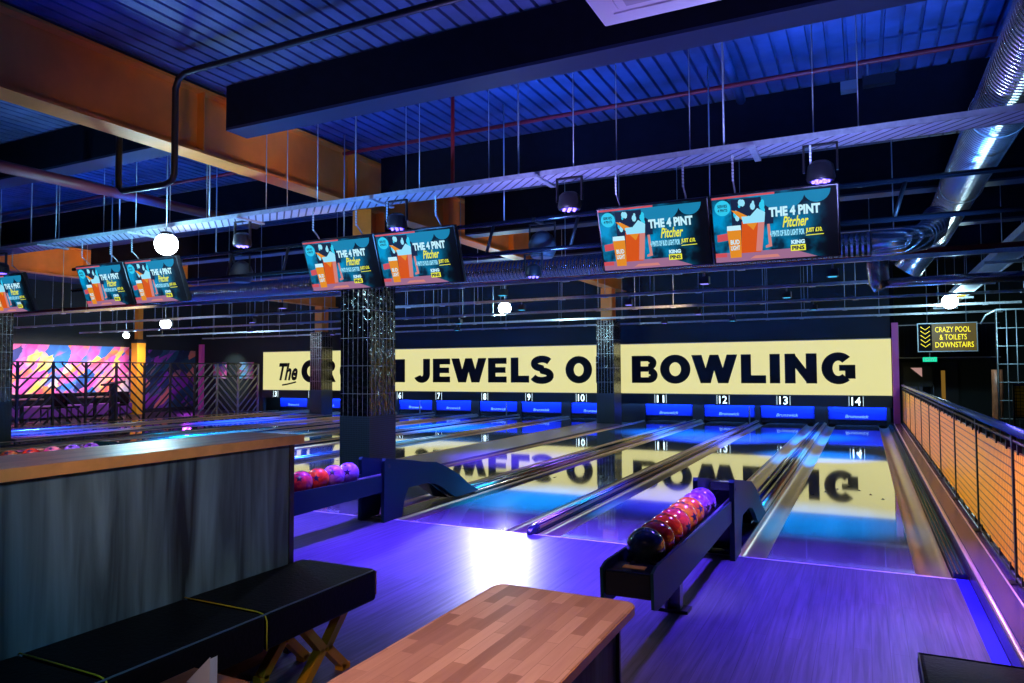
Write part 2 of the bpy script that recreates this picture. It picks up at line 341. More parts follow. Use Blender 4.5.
    def build(s, name, m, parent=None, label=None):
        o = bpy.data.objects.new(name, s.mesh(name, m)); C.objects.link(o)
        if parent: o.parent = parent
        if label: o['label'] = label
        return o

def tag(o, label, cat, group=None, kind=None):
    o['label'] = label; o['category'] = cat
    if group: o['group'] = group
    if kind: o['kind'] = kind
    return o
def thing(name, label, cat, loc=(0, 0, 0), rz=0, group=None):
    o = bpy.data.objects.new(name, None); C.objects.link(o); o.location = loc; o.rotation_euler = (0, 0, rz); o.empty_display_size = .1
    return tag(o, label, cat, group)
def struct(name, mb, m, parent=None):
    o = mb.build(name, m, parent)
    if parent is None: o['kind'] = 'structure'
    return o
def dup(root, loc=None, label=None, group=None, mats=None, rz=None):
    r = root.copy(); C.objects.link(r)
    if loc is not None: r.location = loc
    if rz is not None: r.rotation_euler = (0, 0, rz)
    if label: r['label'] = label
    if group: r['group'] = group
    for ch in root.children:
        c = ch.copy(); C.objects.link(c); c.parent = r
        for g in ch.children:
            d = g.copy(); C.objects.link(d); d.parent = c
    return r
def bevel(o, w=.01, seg=2):
    b = o.modifiers.new('bevel', 'BEVEL'); b.width = w; b.segments = seg; b.limit_method = 'ANGLE'; return o
def text(body, x0, x1, z0, z1, y, m, name, parent, bold=.0, shear=0, depth=.004, label=None):
    cu = bpy.data.curves.new('lettering', 'FONT'); cu.body = body; cu.size = 1; cu.offset = bold; cu.shear = shear; cu.resolution_u = 3; cu.align_x = 'LEFT'
    t = bpy.data.objects.new('lettering', cu); C.objects.link(t)
    dg = bpy.context.evaluated_depsgraph_get(); dg.update()
    me = bpy.data.meshes.new_from_object(t.evaluated_get(dg)); bpy.data.objects.remove(t)
    xs = [v.co.x for v in me.vertices]; ys = [v.co.y for v in me.vertices]
    sx = (x1-x0)/(max(xs)-min(xs)); sz = (z1-z0)/(max(ys)-min(ys)); mx, my = min(xs), min(ys)
    for v in me.vertices: v.co = Vector((x0+(v.co.x-mx)*sx, y, z0+(v.co.y-my)*sz))
    me.materials.clear(); me.materials.append(m); me.name = name
    o = bpy.data.objects.new(name, me); C.objects.link(o)
    if parent: o.parent = parent
    if label: o['label'] = label
    return o

# ------------------------------------------------------------------ setting
YF, YE, YS = 6.1385, 22.045, 21.1          # foul line, pin guards, sign plane
LC = {14: -.222, 13: -2.032, 12: -3.658, 11: -5.469, 10: -7.982, 9: -9.793, 8: -11.419, 7: -13.229, 6: -14.855, 5: -16.665, 4: -18.95, 3: -20.75}
struct('floor', MB().box((-25.3, -3.2, -.1), (.56, YF-.012, 0)), M['approach'])
struct('floor', MB().box((-25.3, -3.2, -.22), (5.2, 25, -.101)), M['base'])
struct('floor', MB().box((-25.3, YF+.01, -.1), (-21.55, 21.2, -.001)), M['carpet'])
struct('floor', MB().box((.98, -3.2, -.1), (5.2, 25, -.02)), M['carpet'])
struct('trim_1', MB().box((-21.5, YF-.011, -.1), (.56, YF+.009, .002)), M['whiteline'])
struct('trim_2', MB().box((.561, -3.2, -.1), (.642, YF+.02, .001)), M['bluestrip'])
struct('wall_back', MB().box((-25.3, 22.6, -.1), (.62, 22.75, 4.9)), M['wall'])
struct('wall_back', MB().box((-25.1, 21.16, 2.36), (.62, 21.3, 4.9)).box((-25.1, 21.16, 0), (-21.5, 21.3, 2.36)), M['wall'])
struct('wall_left', MB().box((-25.3, -3.2, -.1), (-25.12, 22.6, 4.9)), M['wall'])
struct('wall_right', MB().box((5.2, -3.2, -.1), (5.4, 25, 4.9)), M['wall'])
struct('wall_front', MB().box((-25.3, -3.4, -.1), (5.4, -3.2, 4.9)), M['wall'])
# ribbed deck ceiling
cb = MB(); x = -25.2
prof = [(x, 4.9)]
while x < 5.2:
    prof += [(x, 4.72), (x+.124, 4.72), (x+.128, 4.762), (x+.156, 4.762)]; x += .16
prof.append((x, 4.9))
vs = [(p[0], -3.2, p[1]) for p in prof]+[(p[0], 25, p[1]) for p in prof]; n = len(prof)
cb.add(vs, [(i, i+1, n+i+1, n+i) for i in range(n-1)]+[(0, n, 2*n-1, n-1)])
struct('ceiling', cb, M['deck'])

# orange I-beams along the hall, black cross beams
def ibeam(x, y0, y1, z0, z1, w, name, label, m=None):
    t = thing(name, label, 'beam', (x, (y0+y1)/2, z0))
    L_ = (y1-y0)/2; h = z1-z0
    MB().box((-.02, -L_, .03), (.02, L_, h-.03)).build('web', m or M['orange'], t)
    MB().box((-w/2, -L_, 0), (w/2, L_, .03)).build('bottom_flange', m or M['orange'], t)
    MB().box((-w/2, -L_, h-.03), (w/2, L_, h)).build('top_flange', m or M['orange'], t)
    st = MB()
    for k in range(1, int(2*L_/2.6)): yy = -L_+k*2.6; st.box((-w/2+.02, yy, .03), (w/2-.02, yy+.012, h-.03))
    st.build('stiffener', m or M['orange'], t)
    return t
ibeam(-6.65, 2.9, 21.1, 3.95, 4.68, .30, 'steel_beam', 'long orange steel I-beam running over the tiled column by the screens')
ibeam(-17.85, 6.2, 21.1, 3.95, 4.68, .30, 'steel_beam', 'orange steel I-beam far left, behind the small pair of screens')
def crossbeam(x0, x1, y, z0, label, m='beamblack'):
    t = thing('cross_beam', label, 'beam', ((x0+x1)/2, y, z0)); L_ = (x1-x0)/2; h = 4.70-z0
    MB().box((-L_, -.15, 0), (L_, .15, .03)).build('bottom_flange', M['flange_lit'], t)
    MB().box((-L_, -.15, .03), (L_, -.11, h)).build('web', M[m], t)
    return t
crossbeam(-6.27, 5.1, 5.73, 4.2, 'black steel cross beam at right of the orange beam, nearest the viewer')
crossbeam(-17.6, -6.82, 5.76, 4.2, 'black steel cross beam at left of the orange beam, nearest the viewer')
crossbeam(-6.38, 5.1, 8.7, 4.1, 'black steel cross beam behind the pair of large screens')
crossbeam(-17.6, -6.82, 8.75, 4.2, 'black steel cross beam behind the small pair of screens at left')
crossbeam(-17.6, -6.82, 11.6, 4.1, 'black cross beam at left, third from the viewer behind the white lamp')
crossbeam(-17.6, -6.82, 14.5, 4.1, 'black cross beam at left, farthest from the viewer')
crossbeam(-6.45, 5.1, 11.3, 4.0, 'black steel cross beam, third from the viewer at right of the orange beam')
crossbeam(-6.48, 5.1, 14.2, 4.0, 'far black cross beam over the middle of the lanes')
crossbeam(-6.48, 5.1, 17.2, 3.9, 'farthest black cross beam just ahead of the cream sign')

# tiled columns
def column(x0, x1, y0, y1, ztop, label):
    cx, cy = (x0+x1)/2, (y0+y1)/2; t = thing('tiled_column', label, 'column', (cx, cy, 0)); a, b = (x1-x0)/2, (y1-y0)/2
    s = MB().box((-a-.005, -b-.005, -.1 if cy > YF else 0), (a+.005, b+.005, .89)).build('skirt', M['skirt'], t)
    MB().box((-a, -b, .89), (a, b, ztop)).build('tile_cladding', M['tile'], t)
    MB().box((-.17, -.17, ztop), (.17, -.145, 3.945)).box((-.17, .145, ztop), (.17, .17, 3.945)).box((-.015, -.145, ztop), (.015, .145, 3.945)).build('steel_core', M['orange'], t)
column(-6.93, -6.4, 8.32, 8.95, 3.0, 'black tiled column nearest, standing behind the ball return below two screens')
column(-6.95, -6.43, 19.6, 20.25, 3.0, 'black tiled column between the lanes numbered 10 and 11')
column(-18.15, -17.62, 20.1, 20.7, 3.0, 'black tiled column covering the word after The on the cream sign')
column(-18.13, -17.6, 9.0, 9.65, 3.6, 'black tiled column cut by the left edge of the picture')
# yellow column by the mural
t = thing('yellow_column', 'bright yellow column in front of the pink mural', 'column', (-24.5, 17.85, 0))
MB().box((-.17, -.17, 0), (.17, .17, 2.66)).build('column_shaft', M['yellow'], t)
MB().box((-.2, -.2, 2.66), (.2, .2, 2.8)).build('collar', M['black'], t)
MB().box((-.1, -.1, 2.8), (.1, .1, 4.72)).build('steel_core', M['orange'], t)

# ------------------------------------------------------------------ lanes
lane_words = {14: 'beside the yellow mesh railing', 13: 'just left of the ball return with the row of balls', 12: 'second left of the near ball return', 11: 'right of the nearest tiled column',
              10: 'just left of the nearest tiled column', 9: 'under the number 9', 8: 'under the number 8', 7: 'under the number 7', 6: 'under the number 6', 5: 'behind the tiled column', 4: 'toward the left side', 3: 'farthest left, beside the chevron fence'}
for nlane, cx in LC.items():
    t = thing('bowling_lane', 'polished bowling lane %d, %s' % (nlane, lane_words[nlane]), 'bowling lane', (cx, YF+.01, 0), 0, 'polished bowling lanes')
    MB().box((-.527, 0, -.09), (.527, YE-YF-.07, 0)).build('lane_surface', M['lane'], t)
    for s in (-1, 1):
        g = MB(); pr = []
        for k in range(11):
            a = PI*k/10; pr.append((s*.6445-.1135*math.cos(a), -.012-.062*math.sin(a)))
        vs = []; fs = []
        for yy in (0, YE-YF-.07):
            for p in pr: vs.append((p[0], yy, p[1]))
        for k in range(10): fs.append((k, k+1, 11+k+1, 11+k))
        g.add(vs, fs, True)
        g.box((s*.6445-.1175, 0, -.09), (s*.6445-.1135, YE-YF-.07, -.004)).box((s*.6445+.1135, 0, -.09), (s*.6445+.1175, YE-YF-.07, -.004))
        g.build('gutter', M['gutter'], t)
    ar = MB()
    for k in range(-3, 4):
        ax = k*.127; ay = 4.2-abs(k)*.28
        ar.prism([(ax-.02, ay), (ax+.02, ay), (ax, ay+.12)], 2, .0005, .001)
    ar.build('arrow_marks', M['ink'], t)

def divider(xa, xb, label, wide):
    w = (xb-xa)/2-.006; cx = (xa+xb)/2; t = thing('lane_divider', label, 'lane divider', (cx, YF+.0, 0)); L_ = YE-YF-.07
    y0 = .03
    MB().box((-w, y0, -.1), (w, L_, -.001)).build('base', M['cap'], t)
    if not wide:
        h = .075; pr = [(-w, .004), (-w, .045), (-w*.75, h-.008), (-w*.3, h), (w*.3, h), (w*.75, h-.008), (w, .045), (w, .004)]
        vs = []; ys = [-.05, -.03, .02, .10, L_]; ss = [.15, .55, .9, 1, 1]
        for yy, q in zip(ys, ss):
            for p in pr: vs.append((p[0]*q, yy, .004+(p[1]-.004)*q))
        n = len(pr); fs = []
        for i in range(len(ys)-1):
            for k in range(n-1): fs.append((i*n+k, i*n+k+1, (i+1)*n+k+1, (i+1)*n+k))
        fs.append(tuple(range(n)))
        MB().add(vs, fs, True).build('cap', M['cap'], t)
        for s in (-1, 1): MB().tube([(s*w*.45, .12, h), (s*w*.45, L_, h)], .006, 8).build('cap_strip', M['capstrip'], t)
        MB().box((w*.80, .12, .035), (w+.002, L_, .062)).build('side_strip', M['capstrip'], t)
        e = text('Brunswick', .2, .46, -.016, .016, 0, M['logo'], 'cap_emblem', t, .02, .2)
        e.rotation_euler = (-PI/2, 0, PI/2); e.location = (0, .15, h+.001)
    else:
        MB().box((-w, 1.75, .004), (w, L_, .03)).build('track_cover', M['capstrip'], t)
        for xx in (-w*.62, 0, w*.62): MB().tube([(xx, 1.85, .034), (xx, L_, .034)], .022, 10).build('track_ridge', M['cap' if xx == 0 else 'capstrip'], t)
        for xx in (-w*.33, w*.33): MB().box((xx-.012, 1.85, .03), (xx+.012, L_, .05)).build('track_groove', M['cap'], t)
    return t
G = .527+.235
pair_words = {(13, 14): 'starting at the ball return with eight balls', (12, 13): 'whose rounded end is nearest the viewer', (11, 12): 'running back from the arched ball return', (9, 10): 'left of the nearest tiled column',
              (8, 9): 'second narrow one from the viewer', (7, 8): 'ending between the numbers 7 and 8', (6, 7): 'ending between the numbers 6 and 7', (5, 6): 'seen just left of the tiled column', (3, 4): 'farthest left, next to the chevron fence lane',
              (10, 11): 'at the nearest tiled column', (4, 5): 'toward the left edge of the picture'}
for a, b, wide in ((13, 14, 1), (12, 13, 0), (11, 12, 1), (9, 10, 1), (8, 9, 0), (7, 8, 1), (6, 7, 0), (5, 6, 1), (3, 4, 1)):
    divider(LC[a]+G, LC[b]-G, ('wide bronze ball track ' if wide else 'narrow dark capped divider ')+pair_words[(a, b)], wide)
for a, b in ((10, 11), (4, 5)):
    x0, x1 = LC[a]+G+.006, LC[b]-G-.006; cx = (x0+x1)/2; w = (x1-x0)/2
    t = thing('column_plinth', 'dark strip holding a tiled column, '+pair_words[(a, b)], 'walkway strip', (cx, YF+.03, 0))
    MB().box((-w, 0, -.1), (w, 2.13 if a == 10 else 2.8, .03)).box((-w, 2.83 if a == 10 else 3.52, -.1), (w, 13.35 if a == 10 else 13.85, .03)).build('deck_strip', M['lilac'], t)
    for s in (-1, 1): MB().tube([(s*(w-.02), 0, .035), (s*(w-.02), 2.1, .035)], .014, 8).build('edge_strip', M['capstrip'], t)

# ------------------------------------------------------------------ ball returns and balls
hood_prof = [(5.96, .0), (5.97, .62), (5.99, .645), (6.72, .53), (6.95, .50), (7.17, .42), (7.45, .30), (7.69, .15), (7.95, .035), (7.40, .035), (7.26, .09), (7.12, .18), (6.98, .245), (6.79, .29), (6.40, .29), (6.33, .20), (6.27, 0.006)]
def ball_return(xc, label):
    t = thing('ball_return', label, 'ball return', (xc, 0, 0))
    hd = MB()
    hp = hood_prof
    for s in (-1, 1):
        a, b = (s*.165, s*.125) if s > 0 else (-.165, -.125)
        a, b = min(a, b), max(a, b)
        # convex pieces of the arched plate
        P_ = [(hp[0], hp[1], hp[2], hp[3], hp[13], hp[14], hp[15], hp[16]), (hp[3], hp[4], hp[12], hp[13]), (hp[4], hp[5], hp[11], hp[12]), (hp[5], hp[6], hp[10], hp[11]), (hp[6], hp[7], hp[9], hp[10]), (hp[7], hp[8], hp[9])]
        q = MB()
        q.prism([(p[0], p[1]) for p in (hp[0], hp[1], hp[2], (6.40, .585), hp[14], hp[15], hp[16])], 0, a, b)
        q.prism([(p[0], p[1]) for p in ((6.40, .585), hp[3], hp[13], hp[14])], 0, a, b)
        for pp in P_[1:]: q.prism([(p[0], p[1]) for p in pp], 0, a, b)
        q.build('side_plate', M['steelblue'], t)
        MB().tube([(s*.166, 6.05, .56), (s*.170, 6.05, .56)], .018, 10).build('bolt', M['black'], t)
    MB().box((-.124, 6.32, .006), (.124, 6.36, .50)).build('back_plate', M['blackgloss'], t)
    MB().prism([(6.33, .5), (6.40, .56), (6.95, .49), (7.17, .41), (7.45, .29), (7.9, .04), (7.3, .04), (6.9, .26), (6.36, .40)][::-1], 0, -.11, .11).build('tunnel_cover', M['blackgloss'], t)
    # rack
    for s in (-1, 1):
        MB().prism([(3.60, .495), (3.68, .515), (6.30, .465), (6.30, .31), (4.45, .29), (3.95, .285), (3.68, .290), (3.61, .31)][::-1], 0, s*.135-.008 if s > 0 else s*.135-.008, s*.135+.008).build('rack_rail', M['steelblue'], t)
    MB().box((-.126, 3.7, .36), (.126, 6.3, .385)).build('rack_tray', M['blackgloss'], t)
    for s in (-1, 1): MB().tube([(s*.075, 3.8, .437), (s*.075, 6.3, .437)], .010, 8).build('ball_runner', M['grey'], t)
    bevel(MB().box((-.126, 3.62, .35), (.126, 3.82, .485)).build('end_cap', M['blackgloss'], t), .01)
    MB().box((-.05, 3.69, .4855), (.07, 3.745, .488)).build('label_plate', M['yellow'], t, 'orange label plate')
    for yy in (4.6,):
        lg = MB().box((-.05, yy-.04, .02), (-.03, yy+.04, .36)).box((.03, yy-.04, .02), (.05, yy+.04, .36)).box((-.03, yy-.005, .02), (.03, yy+.005, .36)).build('leg', M['grey'], t)
        MB().box((-.09, yy-.06, .001), (.10, yy+.06, .02)).build('foot_plate', M['black'], lg)
    return t
ball_return(-1.127, 'dark steel ball return with a row of eight balls, nearest the viewer')
ball_return(-4.563, 'dark steel ball return with arched arm in front of the tiled column')
ball_return(-8.888, 'ball return behind the wooden counter, only its balls showing')

BM = {'navy': ball_mat('ball_navy', (.008, .02, .05), (.02, .06, .12)), 'red': ball_mat('ball_red', (.55, .015, .01), (.95, .06, .02)),
      'crimson': ball_mat('ball_crimson', (.35, .01, .10), (.85, .05, .08)), 'orange': ball_mat('ball_orange', (.75, .06, .05), (.95, .28, .03), 7),
      'pink': ball_mat('ball_pink', (.55, .02, .25), (.95, .25, .35), 8), 'purple': ball_mat('ball_purple', (.35, .04, .75), (.65, .22, .95)),
      'violet': ball_mat('ball_violet', (.28, .08, .8), (.55, .2, 1))}
M['star'] = mat('star_mark', (.02, .01, .09), .2); M['hole'] = mat('finger_hole', (.004, .004, .01), .6)
BR = .108
def sph_patch(mb, pts, c, up_, r=BR+.0006):
    # map a small 2D outline fan on to the sphere around direction c
    c = Vector(c).normalized(); u = Vector(up_).cross(c).normalized(); v = c.cross(u); n = len(pts); vs = []; fs = []
    for f_ in (0, .34, .67, 1):
        for p in pts: vs.append((c*r+u*p[0]*f_+v*p[1]*f_).normalized()*r)
    for j in range(3):
        for k in range(n): fs.append((j*n+k, j*n+(k+1) % n, (j+1)*n+(k+1) % n, (j+1)*n+k))
    mb.add(vs, fs, True)
star_pts = []
for k in range(10):
    rr = .042 if k % 2 == 0 else .017; a = PI/2+k*PI/5; star_pts.append((rr*math.cos(a), rr*math.sin(a)))
circ = [(.012*math.cos(a*PI/5), .012*math.sin(a*PI/5)) for a in range(10)]
bodies = {k: MB().sphere((0, 0, 0), BR, 40, 24).mesh('bowling_ball', m) for k, m in BM.items()}
st = MB(); sph_patch(st, star_pts, (0, 0, 1), (0, 1, 0)); star_me = st.mesh('star_emblem', M['star'])
hl = MB()
for dx, dy in ((-.016, .02), (.016, .02), (0, -.028)): sph_patch(hl, circ, (dx/BR, dy/BR, 1), (0, 1, 0))
hole_me = hl.mesh('finger_holes', M['hole'])
def ball(loc, col, label, stardir, holedir=None, group=None, spin=0):
    b = thing('bowling_ball', label, 'bowling ball', loc, 0, group)
    o = bpy.data.objects.new('ball_shell', bodies[col]); C.objects.link(o); o.parent = b
    o.rotation_euler = (spin, spin*1.7, spin*.6)
    for me, d, nm in ((star_me, stardir, 'star_emblem'), (hole_me, holedir, 'finger_holes')):
        if d is None: continue
        q = bpy.data.objects.new(nm, me); C.objects.link(q); q.parent = b
        q.rotation_euler = Vector(d).to_track_quat('Z', 'Y').to_euler()
seq = [('navy', 'plain dark navy', None, (-.1, -.35, 1)), ('red', 'bright red', (.9, .1, -.1), (-.2, -.1, 1)), ('red', 'scarlet red', (.95, -.1, -.3), (-.3, 0, 1)),
       ('crimson', 'crimson', (.9, -.25, .0), (-.2, -.1, 1)), ('orange', 'orange and red', (.85, -.35, .2), (0, 0, 1)), ('orange', 'mottled orange', (.85, -.35, .35), None),
       ('purple', 'purple', (.9, -.35, .1), None), ('violet', 'lilac purple', (.85, -.4, -.1), (0, -.1, 1))]
order = ['first and nearest in the row', 'second in the row, behind the dark ball', 'third in the row on the near return', 'fourth in the row on the near return', 'fifth in the row on the near return', 'sixth in the row on the near return', 'seventh in the row on the near return', 'last in the row against the near return hood']
for k, (c, w, sd, hd) in enumerate(seq):
    ball((-1.127, 3.975+k*.2175, .535), c, '%s bowling ball, %s' % (w, order[k]), sd, hd, 'balls on the near ball return', k*1.3)
for k, (c, w, pos) in enumerate((('violet', 'violet', 'next to the hood of the arched ball return'), ('purple', 'purple', 'second from the arched hood'), ('red', 'bright red', 'third from the arched hood'), ('crimson', 'crimson', 'half hidden by the counter end'))):
    ball((-4.563, 5.60-k*.218, .535), c, '%s bowling ball with dark star, %s' % (w, pos), (.55, -.8, .25) if k % 2 == 0 else (.5, -.75, .5), (.1, -.4, 1), 'balls on the middle ball return', k*2.1)
for k, (c, w, pos) in enumerate((('purple', 'lilac', 'rightmost above the counter edge'), ('violet', 'purple', 'second from right above the counter edge'), ('pink', 'pink', 'middle of those above the counter edge'), ('red', 'red', 'fourth from right above the counter edge'), ('orange', 'orange red', 'fifth from right above the counter edge'), ('red', 'scarlet', 'leftmost, at the picture edge above the counter'))):
    ball((-8.888, 5.84-k*.245, .535), c, '%s bowling ball peeping over counter, %s' % (w, pos), (.4, -.5, .8), (-.2, -.1, 1), 'balls on the far ball return', k*1.7+1)

# ------------------------------------------------------------------ pin guards, numbers, sign
for nlane, cx in LC.items():
    t = thing('pin_guard', 'blue pin guard closing the end of lane %d' % nlane, 'pin guard', (cx, YE, .0), 0, 'blue pin guards')
    bevel(MB().box((-.735, 0, .13), (.735, .05, .56)).build('guard_panel', M['guard'], t), .03, 3)
    MB().box((-.73, .01, .005), (.73, .045, .135)).build('sweep_bar', M['blackgloss'], t)
    text('Brunswick', -.30, .30, .19, .28, -.004, M['logo'], 'emblem', t, .02, .25)
    d = thing('lane_number', 'glowing white lane number %d on the dark fascia' % nlane, 'lane number', (cx-.0, YS-.045, .565), 0, 'glowing lane numbers')
    w = .055 if nlane < 10 else .11
    MB().box((-w-.07, 0, 0), (w+.07, .012, .26)).build('number_plate', M['ink'], d)
    text(str(nlane), -w, w, .02, .24, -.004, M['digits'], 'digits', d, .012)
    fr = MB()
    for s in (-1, 1): fr.box((s*(w+.06)-.003, -.006, 0), (s*(w+.06)+.003, -.001, .26))
    fr.build('plate_border', M['digits'], d)
struct('trim_3', MB().box((-21.5, YS-.03, .54), (.62, 21.16, .84)), mat('fascia', (.02, .035, .04), .6))
for a, b in ((13, 14), (12, 13), (11, 12), (9, 10), (8, 9), (7, 8), (6, 7), (5, 6), (3, 4), (10, 11)):
    x = (LC[a]+LC[b])/2; w = max(.04, (LC[b]-LC[a]-1.49)/2)
    tag(MB().box((x-w, YE-.05, -.08), (x+w, 22.5, .56)).build('kickback_panel', M['black']), 'black partition right of the blue guard under number %d, %s' % (a, {3: 'far left', 4: 'left of the tiled column', 5: 'by the near column', 6: 'right of the near column', 7: 'mid left', 8: 'in the middle', 9: 'left of the middle column', 10: 'behind the middle column', 12: 'right of middle', 13: 'last at right', 11: 'just right of the middle column'}[a]), 'partition')
    if a in (12, 8, 10, 6):
        p = MB().tube([(x+.09*(-1 if a == 10 else 1)*0-w-.06, 21.3, -.02), (x-w-.06, 21.3, .5)], .02, 8).build('sensor_post', M['rod'])
        tag(p, 'thin pale post beside the blue guard, '+{12: 'between numbers twelve and thirteen', 8: 'between numbers eight and nine', 6: 'just right of the near tiled column', 10: 'just right of the middle tiled column'}[a], 'post')

sign = thing('masking_sign', 'long cream lit sign reading The Crown Jewels of Bowling', 'sign', (0, YS, 0))
MB().box((-21.47, 0, .85), (.63, .055, 2.345)).build('sign_panel', M['signface'], sign)
for z in (.84, 2.35): MB().box((-21.49, -.012, z-.012), (.65, .055, z+.012)).build('sign_frame', M['grey'], sign)
H0, H1, ST = 1.165, 1.985, .275
def arc(cx, cz, rx, rz, a0, a1, n=18): return [(cx+rx*math.cos(math.radians(a0+(a1-a0)*k/n)), cz+rz*math.sin(math.radians(a0+(a1-a0)*k/n))) for k in range(n+1)]
def stroke_ellipse(q, cx, cz, RX, RZ, a0, a1, t):
    o = arc(cx, cz, RX, RZ, a0, a1, 28); i = arc(cx, cz, RX-t, RZ-min(t, .225), a0, a1, 28)
    for k in range(28): q.prism([o[k], o[k+1], i[k+1], i[k]], 1, -.015, 0)
def letter(ch, x0, x1):
    q = MB(); P = lambda poly: q.prism(poly, 1, -.015, 0); B = lambda a, b, c, d: P([(a, c), (b, c), (b, d), (a, d)])
    h = H1-H0; cz = (H0+H1)/2; cx = (x0+x1)/2; w = x1-x0; t = ST
    if ch == 'I': B(x0, x1, H0, H1)
    elif ch in 'EF':
        B(x0, x0+t, H0, H1); B(x0+t, x1, H1-.20, H1); B(x0+t, x1-.04, cz-.09, cz+.10)
        if ch == 'E': B(x0+t, x1, H0, H0+.20)
    elif ch == 'L': B(x0, x0+t, H0, H1); B(x0+t, x1, H0, H0+.225)
    elif ch == 'N':
        B(x0, x0+t, H0, H1); B(x1-t, x1, H0, H1); P([(x0+t*.9, H1), (x0+.0, H1), (x1-t*.9, H0), (x1, H0)][::-1])
    elif ch == 'W':
        a = w*.225; pk = cx
        P([(x0, H1), (x0+a, H1), (x0+w*.41, H0), (x0+w*.20, H0)][::-1]); P([(pk-a*.42, H1), (pk+a*.42, H1), (x0+w*.42, H0), (x0+w*.21, H0)][::-1])
        P([(pk-a*.42, H1), (pk+a*.42, H1), (x1-w*.21, H0), (x1-w*.42, H0)][::-1]); P([(x1-a, H1), (x1, H1), (x1-w*.20, H0), (x1-w*.41, H0)][::-1])
    elif ch == 'O': stroke_ellipse(q, cx, cz, w/2, h/2+.02, 0, 360, ST)
    elif ch == 'C': stroke_ellipse(q, cx+.03, cz, w/2+.03, h/2+.02, 42, 318, ST)
    elif ch == 'G':
        stroke_ellipse(q, cx, cz, w/2, h/2+.02, 45, 312, ST); B(cx+.02, x1-.0, cz-.07, cz+.09); B(x1-.25, x1-.0, H0+.13, cz-.0)
    elif ch == 'J':
        B(x1-t, x1, H0+.28, H1); stroke_ellipse(q, cx, H0+.29, w/2, .31, 205, 360, t)
    elif ch in 'BR':
        B(x0, x0+t, H0, H1); r1 = .235; B(x0+t, x1-.28, H1-.17, H1); B(x0+t, x1-.28, cz-.07, cz+.09)
        stroke_ellipse(q, x1-.28, H1-.22, .25, .22, -90, 90, .20)
        if ch == 'B': B(x0+t, x1-.27, H0, H0+.17); stroke_ellipse(q, x1-.27, H0+.235, .27, .235, -90, 90, .21)
        else: P([(x1-.50, cz+.02), (x1-.24, cz+.02), (x1, H0), (x1-.26, H0)][::-1])
    elif ch == 'S':
        pts = arc(cx+.01, H1-.205, w/2-.12, .165-.02+.0, 25, 265, 16)+arc(cx-.0, H0+.225, w/2-.09, .185-.03, 85, -165, 16)
        q.ribbon(pts, .225, -.015, 0)
    for j in range(0, len(q.v)): q.v[j] = (q.v[j][0], q.v[j][1]-(.00012*(j//8) if q.v[j][1] < -.01 else 0), q.v[j][2])
    q.build('letter', M['ink'], sign)
for ch, a, b in (('C', -19.47, -18.62), ('R', -18.50, -17.80), ('O', -17.60, -16.75), ('W', -16.66, -15.30), ('N', -15.42+.24, -14.69-.0+.02), ('J', -14.29, -13.62), ('E', -13.49, -12.80), ('W', -12.74, -11.38),
                 ('E', -11.31, -10.62), ('L', -10.46, -9.80), ('S', -9.75, -8.95), ('O', -8.52, -7.63), ('F', -7.50, -6.85), ('B', -6.35, -5.56), ('O', -5.48, -4.58), ('W', -4.55, -3.25),
                 ('L', -3.155, -2.48), ('I', -2.38, -2.11), ('N', -1.985, -1.165), ('G', -1.05, -.22)):
    letter(ch, a, b)
text('The', -20.62, -19.66, 1.22, 1.90, -.012, M['ink'], 'script_lettering', sign, .035, .35, label='slanting script word The')
MB().ribbon([(-20.45, 1.04), (-20.2, 1.075), (-19.95, 1.12), (-19.75, 1.165)], .055, -.015, 0).build('underline', M['ink'], sign)
tag(MB().box((.65, 20.98, 0), (.80, 21.14, 2.75)).build('magenta_post', M['magenta']), 'magenta painted post at the right end of the cream sign', 'post')
tag(MB().box((-25.0, 20.98, 0), (-24.84, 21.14, 2.72)).build('magenta_post', M['magenta']), 'magenta painted post at far left beside the mural corner', 'post')

# ------------------------------------------------------------------ screens
def screen_face(q, name, mat_, poly, parent, y=-.034): return MB().prism(poly, 1, y, y+.001).build(name, mat_, parent)
def scr_mat():
    m, nt, b = newmat('screen_picture'); L = nt.links
    tc = node(nt, 'ShaderNodeTexCoord'); s = node(nt, 'ShaderNodeSeparateXYZ'); L.new(tc.outputs['Object'], s.inputs[0])
    mr = node(nt, 'ShaderNodeMapRange'); mr.inputs[1].default_value = .05; mr.inputs[2].default_value = .42; L.new(s.outputs[0], mr.inputs[0])
    n = node(nt, 'ShaderNodeTexNoise'); n.inputs['Scale'].default_value = 6; n.inputs['Detail'].default_value = 3; L.new(tc.outputs['Object'], n.inputs['Vector'])
    r = node(nt, 'ShaderNodeValToRGB'); r.color_ramp.elements[0].color = (.003, .02, .05, 1); r.color_ramp.elements[1].color = (.0, .30, .62, 1); r.color_ramp.elements[0].position = .40; r.color_ramp.elements[1].position = .66
    L.new(n.outputs['Fac'], r.inputs['Fac'])
    mx = node(nt, 'ShaderNodeMix', data_type='RGBA'); mx.inputs[7].default_value = (.002, .003, .006, 1); L.new(mr.outputs[0], mx.inputs[0]); L.new(r.outputs['Color'], mx.inputs[6])
    L.new(mx.outputs[2], b.inputs['Emission Color']); b.inputs['Emission Strength'].default_value = 1.0
    b.inputs['Base Color'].default_value = (.002, .002, .004, 1); b.inputs['Roughness'].default_value = .6; b.inputs['Specular IOR Level'].default_value = .1
    return m
def em(name, c, s=1): return mat(name, tuple(x*.03 for x in c), .6, emit=c, es=s, spec=.1)
